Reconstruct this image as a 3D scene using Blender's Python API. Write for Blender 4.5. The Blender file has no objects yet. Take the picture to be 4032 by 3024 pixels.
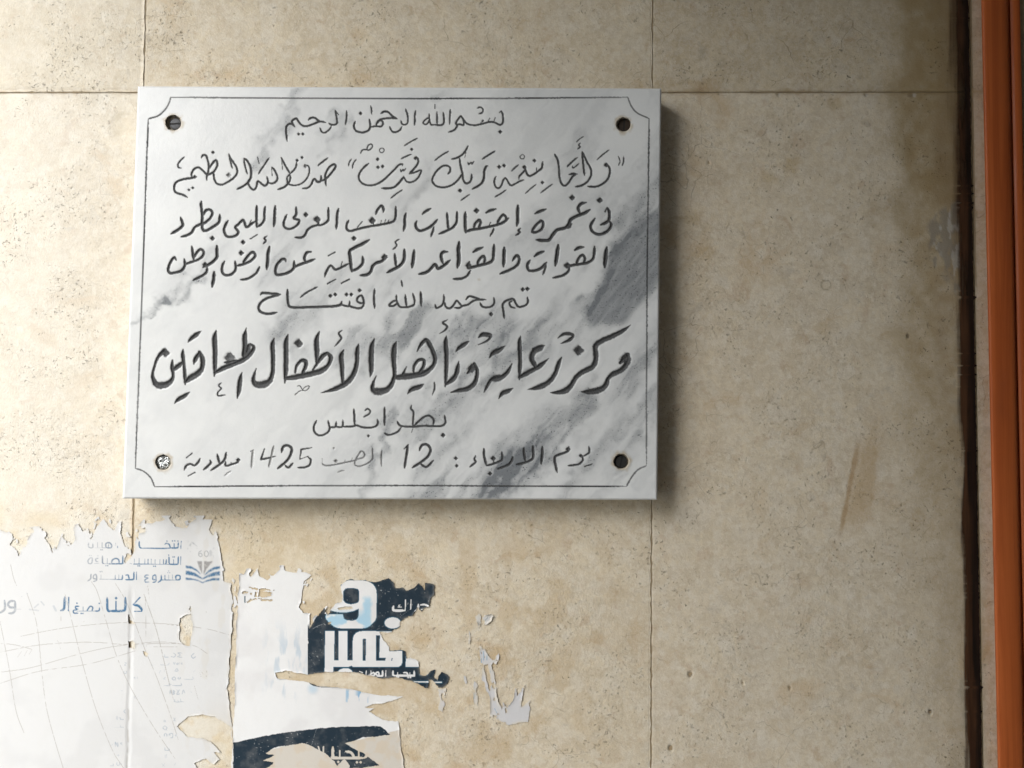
import bpy, bmesh, math
import numpy as np
from mathutils import Vector

# ------------------------------------------------------------------ camera, sky, sun, exposure
sc = bpy.context.scene
F = 3263.0                      # focal length in photograph pixels (4032 wide)
CAM_H = 1.50                    # camera height above the ground
PITCH = math.radians(2.0)
cam_d = bpy.data.cameras.new('camera'); cam = bpy.data.objects.new('camera', cam_d)
sc.collection.objects.link(cam); sc.camera = cam
cam_d.sensor_width = 36.0; cam_d.lens = 36.0 * F / 4032.0
cam_d.clip_start = 0.01; cam_d.clip_end = 500
cam.location = (0, -1.0, CAM_H); cam.rotation_euler = (math.pi / 2 + PITCH, 0, 0)

SUN_EL, SUN_AZ = math.radians(35.4), math.radians(32)      # azimuth: to the left of the wall's normal
world = bpy.data.worlds.new('World'); sc.world = world; world.use_nodes = True
wn = world.node_tree.nodes; wl = world.node_tree.links
sky = wn.new('ShaderNodeTexSky'); sky.sky_type = 'NISHITA'; sky.sun_disc = False
sky.sun_elevation = SUN_EL; sky.sun_rotation = math.radians(180) + SUN_AZ
sky.air_density = 1.0; sky.dust_density = 1.0; sky.ozone_density = 1.0
wl.new(sky.outputs[0], wn['Background'].inputs[0]); wn['Background'].inputs[1].default_value = 0.054
sun_d = bpy.data.lights.new('sun', 'SUN'); sun_d.energy = 1.5; sun_d.angle = math.radians(48); sun_d.color = (1.0, 0.995, 0.985)
sun = bpy.data.objects.new('sun', sun_d); sc.collection.objects.link(sun)
to_sun = Vector((-math.sin(SUN_AZ) * math.cos(SUN_EL), -math.cos(SUN_AZ) * math.cos(SUN_EL), math.sin(SUN_EL)))
sun.rotation_euler = to_sun.to_track_quat('Z', 'Y').to_euler(); sun.location = (-4, -4, 4)
sc.view_settings.view_transform = 'Standard'; sc.view_settings.look = 'None'
sc.view_settings.exposure = 1.85; sc.view_settings.gamma = 1.0
sc.cycles.use_denoising = True
sc.cycles.max_bounces = 6

# ------------------------------------------------------------------ helpers
col = sc.collection
def P(px, py, d=0.0):
    """point of the plane d metres in front of the wall that the photograph shows at px, py"""
    px = np.asarray(px, float); py = np.asarray(py, float); d = np.asarray(d, float)
    a = (px - 2016.0) / F; b = (1512.0 - py) / F
    ry = math.cos(PITCH) - b * math.sin(PITCH)
    rz = math.sin(PITCH) + b * math.cos(PITCH)
    t = (1.0 - d) / ry
    return np.stack(np.broadcast_arrays(a * t, -d + 0 * t, CAM_H + rz * t), -1)

_rng = np.random.RandomState(7); _T = _rng.rand(8, 256, 256).astype(np.float32)
def vn(X, Y, s, seed=0):
    t = _T[seed % 8]; X = X / s + 37.1 * seed; Y = Y / s + 91.7 * seed
    xi = np.floor(X).astype(int); yi = np.floor(Y).astype(int)
    fx = X - xi; fy = Y - yi; fx = fx * fx * (3 - 2 * fx); fy = fy * fy * (3 - 2 * fy)
    x0 = xi & 255; x1 = (xi + 1) & 255; y0 = yi & 255; y1 = (yi + 1) & 255
    return (t[y0, x0] * (1 - fx) + t[y0, x1] * fx) * (1 - fy) + (t[y1, x0] * (1 - fx) + t[y1, x1] * fx) * fy
def fbm(X, Y, s, o=4, seed=0, g=0.5):
    r = 0; a = 1; n = 0
    for i in range(o):
        r = r + a * vn(X, Y, s / 2 ** i, seed + i); n += a; a *= g
    return r / n
def sst(a, b, x):
    t = np.clip((x - a) / (b - a), 0, 1); return t * t * (3 - 2 * t)
def inpoly(X, Y, pts):
    pts = np.asarray(pts, float); r = np.zeros(X.shape, bool)
    x0, y0 = pts.min(0); x1, y1 = pts.max(0)
    bb = (X >= x0) & (X <= x1) & (Y >= y0) & (Y <= y1)
    if not bb.any(): return r
    x = X[bb]; y = Y[bb]; c = np.zeros(x.shape, bool); n = len(pts)
    for i in range(n):
        ax, ay = pts[i]; bx, by = pts[(i + 1) % n]
        if ay == by: continue
        k = (ay > y) != (by > y)
        c ^= k & (x < (bx - ax) * (y - ay) / (by - ay) + ax)
    r[bb] = c; return r
def blur(M, r, n=2):
    M = M.astype(np.float32)
    for _ in range(n):
        for ax in (0, 1):
            p = np.pad(M, [(r + 1, r) if a == ax else (0, 0) for a in (0, 1)], mode='edge')
            c = np.cumsum(p, axis=ax)
            M = (np.take(c, range(2 * r + 1, c.shape[ax]), ax) - np.take(c, range(0, c.shape[ax] - 2 * r - 1), ax)) / (2 * r + 1)
    return M
def catmull(p, n=6):
    if len(p) < 3: return p
    q = np.vstack([2 * p[0] - p[1], p, 2 * p[-1] - p[-2]]); out = []
    for i in range(1, len(q) - 2):
        for k in range(n):
            t = k / n; a, b, c, d = q[i - 1], q[i], q[i + 1], q[i + 2]
            out.append(0.5 * (2 * b + (c - a) * t + (2 * a - 5 * b + 4 * c - d) * t * t + (3 * b - a - 3 * c + d) * t ** 3))
    out.append(q[-2]); return np.array(out)
def parse(blocks):
    """'w x,y x,y,w ...' strokes and 'Dr x,y' dots in block pixels -> (kind, points[x,y,halfwidth], opacity) in photograph pixels"""
    out = []
    for ox, oy, s, txt in blocks:
        for ln in txt.replace(';', '\n').split('\n'):
            tk = ln.split()
            if not tk: continue
            op = 1.0; lin = False
            if tk[0][0] == '@': op = float(tk.pop(0)[1:])
            if tk[0] == 'L': lin = True; tk.pop(0)
            if tk[0][0] == 'D':
                r = float(tk[0][1:]) * s
                for t in tk[1:]:
                    x, y = map(float, t.split(',')); out.append(('d', np.array([[ox + x * s, oy + y * s, r]]), op))
                continue
            w0 = float(tk[0]); pts = []; var = False
            for t in tk[1:]:
                v = list(map(float, t.split(',')))
                if len(v) == 2: v.append(w0)
                else: var = True
                pts.append([ox + v[0] * s, oy + v[1] * s, v[2] * s * 0.5])
            p = np.array(pts)
            if not lin: p = catmull(p)
            if not var:
                L = np.r_[0, np.cumsum(np.hypot(*np.diff(p[:, :2], axis=0).T))]
                e = np.minimum(L, L[-1] - L) / max(w0 * s * 0.9, 1e-6)
                p[:, 2] *= 0.5 + 0.5 * np.clip(e, 0, 1)
            out.append(('s', p, op))
    return out
def raster(X, Y, strokes, reach=1.3):
    """normalised distance to the nearest stroke (0 its middle, 1 its edge), its half width and opacity"""
    q = np.full(X.shape, 9.0, np.float32); hw = np.zeros(X.shape, np.float32); op = np.zeros(X.shape, np.float32)
    xs = X[0]; ys = Y[:, 0]
    gx0, gx1 = X.min(1), X.max(1)
    def win(x0, x1, y0, y1):
        rr = np.where((Y.max(1) >= y0) & (Y.min(1) <= y1))[0]
        if not len(rr): return None
        r0, r1 = rr[0], rr[-1] + 1
        cc = np.where((X[r0:r1].max(0) >= x0) & (X[r0:r1].min(0) <= x1))[0]
        if not len(cc): return None
        return slice(r0, r1), slice(cc[0], cc[-1] + 1)
    def put(w, d, h, o):
        k = d < q[w]
        q[w][k] = d[k]; hw[w][k] = (h if np.ndim(h) == 0 else h[k]); op[w][k] = o
    for kind, p, o in strokes:
        if kind == 'd':
            x, y, r = p[0]; w = win(x - r * 1.6, x + r * 1.6, y - r * 1.6, y + r * 1.6)
            if w is None: continue
            dx = np.abs(X[w] - x); dy = np.abs(Y[w] - y)
            put(w, np.maximum(np.hypot(dx, dy) * 0.92, (dx + dy) * 0.80) / r, r, o); continue
        for i in range(len(p) - 1):
            ax, ay, ar = p[i]; bx, by, br = p[i + 1]; m = max(ar, br) * reach + 2
            w = win(min(ax, bx) - m, max(ax, bx) + m, min(ay, by) - m, max(ay, by) + m)
            if w is None: continue
            vx, vy = bx - ax, by - ay; l2 = vx * vx + vy * vy + 1e-9
            t = np.clip(((X[w] - ax) * vx + (Y[w] - ay) * vy) / l2, 0, 1)
            h = np.maximum(ar + (br - ar) * t, 0.4)
            put(w, np.hypot(X[w] - ax - t * vx, Y[w] - ay - t * vy) / h, h, o)
    return q, hw, op
def tag(o, label=None, cat=None, group=None, kind=None):
    for k, v in (('label', label), ('category', cat), ('group', group), ('kind', kind)):
        if v: o[k] = v
    return o
def empty(name, loc):
    o = bpy.data.objects.new(name, None); col.objects.link(o); o.location = loc; o.empty_display_size = 0.05
    return o
def link(name, me, mat, parent=None):
    o = bpy.data.objects.new(name, me); col.objects.link(o)
    if mat: me.materials.append(mat)
    if parent is not None:
        o.parent = parent; o.matrix_parent_inverse.identity()
        me.transform(__import__('mathutils').Matrix.Translation(-parent.location))
    return o
def quads(name, V, Q, mat, parent=None, attrs=None, smooth=False):
    me = bpy.data.meshes.new(name)
    me.vertices.add(len(V)); me.vertices.foreach_set('co', np.ascontiguousarray(V, np.float32).ravel())
    n = len(Q); me.loops.add(4 * n); me.loops.foreach_set('vertex_index', np.ascontiguousarray(Q, np.int32).ravel())
    me.polygons.add(n); me.polygons.foreach_set('loop_start', np.arange(0, 4 * n, 4, dtype=np.int32))
    me.polygons.foreach_set('loop_total', np.full(n, 4, np.int32))
    me.update(calc_edges=True)
    for k, a in (attrs or {}).items():
        if a.ndim == 1:
            at = me.attributes.new(k, 'FLOAT', 'POINT'); at.data.foreach_set('value', np.ascontiguousarray(a, np.float32))
        else:
            c = np.ones((len(a), 4), np.float32); c[:, :a.shape[1]] = a
            at = me.attributes.new(k, 'FLOAT_COLOR', 'POINT'); at.data.foreach_set('color', c.ravel())
    if smooth: me.polygons.foreach_set('use_smooth', np.ones(n, bool))
    return link(name, me, mat, parent)
def grid(name, W, fm, mat, parent=None, attrs=None, smooth=False, extra=None):
    """faces of a lattice of points W[h,w,3] where fm is true; extra = (verts, quads on them) appended"""
    h, w = W.shape[:2]; idx = np.arange(h * w).reshape(h, w)
    Q = np.stack([idx[:-1, :-1], idx[1:, :-1], idx[1:, 1:], idx[:-1, 1:]], -1)[fm]
    used = np.unique(Q); mp = np.zeros(h * w, np.int64); mp[used] = np.arange(len(used))
    V = W.reshape(-1, 3)[used]; Q = mp[Q]
    A = {k: a.reshape(h * w, -1)[used].squeeze(-1) if a.ndim == 2 else a.reshape(h * w, -1)[used] for k, a in (attrs or {}).items()}
    if extra is not None:
        ring, back = extra                               # lattice indices round the rim, distance back
        r = mp[ring]; base = len(V); B = V[r].copy(); B[:, 1] = back
        V = np.vstack([V, B]); n = len(r); j = np.arange(n); k = (j + 1) % n
        Q = np.vstack([Q, np.stack([r[k], r[j], base + j, base + k], -1)])
        for kk in A: A[kk] = np.concatenate([A[kk], A[kk][r]])
    return quads(name, V, Q, mat, parent, A, smooth)
def rim(h, w):
    i = np.arange(h * w).reshape(h, w)
    return np.concatenate([i[0, :-1], i[:-1, -1], i[-1, :0:-1], i[:0:-1, 0]])
def bilin(c, nx, ny):
    """photograph-pixel lattice inside the quad c = TL, TR, BR, BL"""
    u = np.linspace(0, 1, nx)[None, :]; v = np.linspace(0, 1, ny)[:, None]; c = np.array(c, float)
    g = lambda k: (c[0, k] * (1 - u) + c[1, k] * u) * (1 - v) + (c[3, k] * (1 - u) + c[2, k] * u) * v
    return g(0), g(1)

# node helpers
class NT:
    def __init__(s, name):
        s.m = bpy.data.materials.new(name); s.m.use_nodes = True; s.t = s.m.node_tree; s.b = s.t.nodes['Principled BSDF']
        s.tc = s.t.nodes.new('ShaderNodeTexCoord').outputs['Object']
    def n(s, ty, **kw):
        x = s.t.nodes.new(ty)
        for k, v in kw.items(): setattr(x, k, v)
        return x
    def put(s, sock, v):
        if hasattr(v, 'is_output') or isinstance(v, bpy.types.NodeSocket): s.t.links.new(v, sock)
        else: sock.default_value = v
    def noise(s, scale, detail=4, rough=0.55, vec=None, dist=0.0):
        x = s.n('ShaderNodeTexNoise'); s.put(x.inputs['Vector'], vec or s.tc)
        x.inputs['Scale'].default_value = scale; x.inputs['Detail'].default_value = detail
        x.inputs['Roughness'].default_value = rough; x.inputs['Distortion'].default_value = dist
        return x.outputs['Fac'] if 'Fac' in x.outputs else x.outputs[0]
    def noisec(s, scale, detail=3):
        x = s.n('ShaderNodeTexNoise'); s.put(x.inputs['Vector'], s.tc); x.inputs['Scale'].default_value = scale
        x.inputs['Detail'].default_value = detail; return x.outputs['Color']
    def vor(s, scale, feat='F1', vec=None, out='Distance', rand=1.0):
        x = s.n('ShaderNodeTexVoronoi', feature=feat); s.put(x.inputs['Vector'], vec or s.tc)
        x.inputs['Scale'].default_value = scale; x.inputs['Randomness'].default_value = rand; return x.outputs[out]
    def map(s, v, a, b, c=0.0, d=1.0, smooth=True):
        x = s.n('ShaderNodeMapRange'); x.interpolation_type = 'SMOOTHSTEP' if smooth else 'LINEAR'
        s.put(x.inputs[0], v)
        for i, k in enumerate((a, b, c, d)): x.inputs[i + 1].default_value = k
        return x.outputs[0]
    def math(s, op, a, b=0.0):
        x = s.n('ShaderNodeMath', operation=op); s.put(x.inputs[0], a); s.put(x.inputs[1], b); return x.outputs[0]
    def mix(s, f, a, b, mode='MIX'):
        x = s.n('ShaderNodeMix', data_type='RGBA', blend_type=mode); s.put(x.inputs[0], f)
        s.put(x.inputs[6], a if not isinstance(a, tuple) else (*a, 1)); s.put(x.inputs[7], b if not isinstance(b, tuple) else (*b, 1))
        return x.outputs[2]
    def attr(s, name, out='Fac'):
        return s.n('ShaderNodeAttribute', attribute_name=name).outputs[out]
    def stretch(s, sx, sy, sz, rot=0.0):
        x = s.n('ShaderNodeMapping'); s.put(x.inputs[0], s.tc); x.inputs['Scale'].default_value = (sx, sy, sz)
        x.inputs['Rotation'].default_value = (0, rot, 0); return x.outputs[0]
    def warp(s, amt, scale):
        c = s.noisec(scale); x = s.n('ShaderNodeVectorMath', operation='SUBTRACT'); s.put(x.inputs[0], c); x.inputs[1].default_value = (.5, .5, .5)
        y = s.n('ShaderNodeVectorMath', operation='SCALE'); s.put(y.inputs[0], x.outputs[0]); y.inputs['Scale'].default_value = amt
        z = s.n('ShaderNodeVectorMath', operation='ADD'); s.put(z.inputs[0], s.tc); s.put(z.inputs[1], y.outputs[0]); return z.outputs[0]
    def bump(s, h, dist, strength=1.0, prev=None):
        x = s.n('ShaderNodeBump'); s.put(x.inputs['Height'], h); x.inputs['Distance'].default_value = dist; x.inputs['Strength'].default_value = strength
        if prev is not None: s.put(x.inputs['Normal'], prev)
        return x.outputs[0]
    def done(s, color, rough=0.6, normal=None, spec=0.3, metal=0.0):
        s.put(s.b.inputs['Base Color'], color if not isinstance(color, tuple) else (*color, 1)); s.put(s.b.inputs['Roughness'], rough)
        s.b.inputs['Specular IOR Level'].default_value = spec; s.b.inputs['Metallic'].default_value = metal
        if normal is not None: s.put(s.b.inputs['Normal'], normal)
        return s.m

# ------------------------------------------------------------------ materials
def stone_material():
    t = NT('limestone'); w = t.warp(0.022, 16); w2 = t.warp(0.012, 45)
    c = t.mix(t.map(t.noise(5, 5, .6), .35, .68), (0.725, 0.625, 0.452), (0.665, 0.570, 0.418))
    c = t.mix(t.map(t.noise(30, 6, .68, w2), .44, .60, 0, .62), c, (0.545, 0.445, 0.300))
    c = t.mix(t.map(t.noise(55, 5, .65, w), .50, .60, 0, .60), c, (0.720, 0.665, 0.555))
    # rounded shells and pebbles of many sizes, a little paler or greyer than the matrix
    for sc_, th, f in ((13, .22, .55), (27, .25, .62), (50, .28, .58), (96, .30, .58)):
        d = t.vor(sc_, 'F1', w2); k = t.vor(sc_, 'F1', w2, 'Color')
        sep = t.n('ShaderNodeSeparateColor'); t.put(sep.inputs[0], k)
        pick = t.map(sep.outputs[0], .62, .80)
        size = t.math('MULTIPLY', t.math('ADD', .45, sep.outputs[2]), th)
        r = t.math('DIVIDE', d, size)
        m = t.math('MULTIPLY', t.map(r, 1.0, .88), pick)
        c = t.mix(t.math('MULTIPLY', m, f), c, t.mix(t.map(sep.outputs[1], .2, .8), (0.740, 0.680, 0.570), (0.630, 0.575, 0.480)))
        ring = t.math('MULTIPLY', t.math('MULTIPLY', t.map(r, 1.12, 1.02), t.map(r, .90, .98)), pick)
        ring = t.math('MULTIPLY', ring, t.map(t.noise(26, 2), .56, .64))
        c = t.mix(t.math('MULTIPLY', ring, .5), c, (0.26, 0.20, 0.13))
    # broken shell fragments: crisp little cells, each a shade of its own
    for sc_, f, wv in ((60, .30, .022), (135, .32, .014), (330, .20, .006)):
        k = t.vor(sc_, 'F1', t.warp(wv, sc_ * .7), 'Color'); sep = t.n('ShaderNodeSeparateColor'); t.put(sep.inputs[0], k)
        shade = t.mix(t.map(sep.outputs[0], .1, .9, 0, 1, False), (0.44, 0.355, 0.24), (0.80, 0.745, 0.64))
        c = t.mix(t.math('MULTIPLY', t.map(sep.outputs[1], .35, .75), f), c, shade)
    # fine mottling
    c = t.mix(t.map(t.noise(120, 5, .72), .48, .66, 0, .50), c, (0.490, 0.390, 0.255))
    c = t.mix(t.map(t.noise(190, 4, .7, w), .52, .66, 0, .52), c, (0.760, 0.700, 0.585))
    # hair cracks
    for sc_, wd, f, ns in ((16, .008, .75, 8), (33, .016, .6, 15)):
        e = t.vor(sc_, 'DISTANCE_TO_EDGE', t.warp(0.04, 20))
        m = t.math('MULTIPLY', t.map(e, wd, 0.0), t.map(t.noise(ns, 3), .55, .63))
        c = t.mix(t.math('MULTIPLY', m, f), c, (0.21, 0.155, 0.095))
    # ochre blooms, grey smears
    c = t.mix(t.math('MULTIPLY', t.map(t.noise(15, 5, .65, w, .5), .55, .72), .62), c, (0.52, 0.350, 0.170))
    c = t.mix(t.math('MULTIPLY', t.map(t.noise(38, 4, .65, w2, .3), .57, .70), .55), c, (0.46, 0.305, 0.175))
    c = t.mix(t.math('MULTIPLY', t.map(t.noise(23, 5, .7, t.stretch(1, 1, 1.0, .4), .4), .58, .72), .46), c, (0.29, 0.255, 0.215))
    # open pores
    f = t.noise(9, 4, .6); pw = t.warp(.012, 240); v = t.vor(250, 'F1', pw); k = t.vor(250, 'F1', pw, 'Color')
    sep = t.n('ShaderNodeSeparateColor'); t.put(sep.inputs[0], k)
    pit = t.math('MULTIPLY', t.map(v, .30, .14), t.math('MULTIPLY', t.map(sep.outputs[0], .94, .98), t.map(f, .50, .64)))
    c = t.mix(t.math('MULTIPLY', pit, .72), c, (0.11, 0.080, 0.050))
    # per panel tone and placed stains
    c = t.mix(t.attr('stain', 'Alpha'), c, t.attr('stain', 'Color'))
    pk = t.math('MULTIPLY', t.map(t.noise(260, 4, .75, w), .60, .70), t.map(t.noise(14, 4, .6), .44, .60))
    h = t.math('ADD', t.math('MULTIPLY', t.noise(150, 5, .75), t.map(t.noise(7, 3), .45, .64, .12, .55)), t.math('MULTIPLY', t.noise(420, 4, .7), .22))
    h = t.math('SUBTRACT', h, t.math('MULTIPLY', pk, .5))
    c = t.mix(t.math('MULTIPLY', pk, .10), c, (0.30, 0.240, 0.160))
    h = t.math('SUBTRACT', h, t.math('MULTIPLY', pit, 1.1))
    return t.done(c, t.map(t.noise(40, 3), .3, .7, .45, .65), t.bump(h, .0024, 1.0), .30)

def marble_material():
    t = NT('carved_marble')
    v = t.attr('vein'); p = t.attr('paint'); s = t.attr('soil')
    c = t.mix(t.map(t.noise(16, 4, .6), .35, .7), (0.705, 0.709, 0.686), (0.655, 0.660, 0.644))
    
    c = t.mix(v, c, (0.140, 0.152, 0.162))
    c = t.mix(t.math('MULTIPLY', t.map(t.noise(480, 3, .75), .58, .68), t.map(v, .22, .50)), c, (0.045, 0.050, 0.058))
    c = t.mix(s, c, (0.42, 0.33, 0.20))
    pc = t.mix(t.map(t.noise(900, 3, .8), .38, .66), (0.016, 0.017, 0.018), (0.078, 0.078, 0.077))
    c = t.mix(p, c, pc)
    h = t.math('ADD', t.noise(240, 4, .6), t.math('MULTIPLY', t.noise(1100, 3, .7), t.math('ADD', .25, t.math('MULTIPLY', p, 3.0))))
    r = t.math('ADD', .32, t.math('MULTIPLY', p, .4))
    return t.done(c, r, t.bump(h, .0004, .5), .4)

def paper_material():
    t = NT('poster_paper')
    c = t.attr('Col', 'Color')
    c = t.mix(t.map(t.noise(45, 4, .6), .45, .75, 0, .25), c, t.mix(.5, c, (0.60, 0.57, 0.52)))
    h = t.math('ADD', t.noise(120, 4, .6), t.math('MULTIPLY', t.noise(600, 3), .3))
    return t.done(c, .62, t.bump(h, .0006, .45), .25)

def wood_material():
    t = NT('varnished_wood')
    g = t.noise(60, 5, .65, t.stretch(1, 1, .035), 1.2); g2 = t.noise(300, 4, .7, t.stretch(1, 1, .02))
    c = t.mix(t.map(g, .35, .68), (0.510, 0.128, 0.033), (0.400, 0.090, 0.023))
    c = t.mix(t.map(g2, .5, .75, 0, .45), c, (0.31, 0.062, 0.017))
    c = t.mix(t.map(t.noise(9, 4, .6, t.stretch(1, 1, .35)), .56, .72, 0, .6), c, (0.28, 0.075, 0.026))
    return t.done(c, t.map(t.noise(30, 3), .3, .7, .28, .45), t.bump(g2, .0005, .35), .22)
def plain(name, c, r=.6, metal=0.0, ns=300, amt=.35, spec=.4):
    t = NT(name); k = t.mix(t.map(t.noise(ns, 4, .7), .4, .7, 0, amt), c, tuple(x * .45 for x in c))
    return t.done(k, r, t.bump(t.noise(ns * 1.5, 3), .0004, .4), spec, metal)
M_stone, M_marble, M_paper, M_wood = stone_material(), marble_material(), paper_material(), wood_material()
def varnish_material():
    t = NT('varnish_streak'); g = t.noise(140, 5, .7, t.stretch(1, 1, .05))
    c = t.mix(t.attr('dark'), t.mix(t.map(g, .35, .7), (0.082, 0.038, 0.017), (0.040, 0.017, 0.008)), t.mix(t.map(g, .4, .7), (0.010, 0.007, 0.005), (0.026, 0.013, 0.008)))
    t.put(t.b.inputs['Alpha'], t.attr('cover'))
    return t.done(c, .45, t.bump(g, .0004, .4), .25)
M_varn = varnish_material()
M_plaster = plain('porch_plaster', (0.38, 0.38, 0.38), .8, ns=20, amt=.1)
M_ground = plain('paving', (0.38, 0.38, 0.37), .8, ns=12)
M_joint = plain('joint_mortar', (0.36, 0.275, 0.165), .8, ns=200)
M_screw = plain('dull_steel', (0.085, 0.086, 0.09), .55, .35, 900)
M_screw_dark = plain('dark_steel', (0.035, 0.034, 0.033), .5, .3, 900)
M_rust = plain('rusted_steel', (0.040, 0.026, 0.017), .6, .2, 700)
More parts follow.
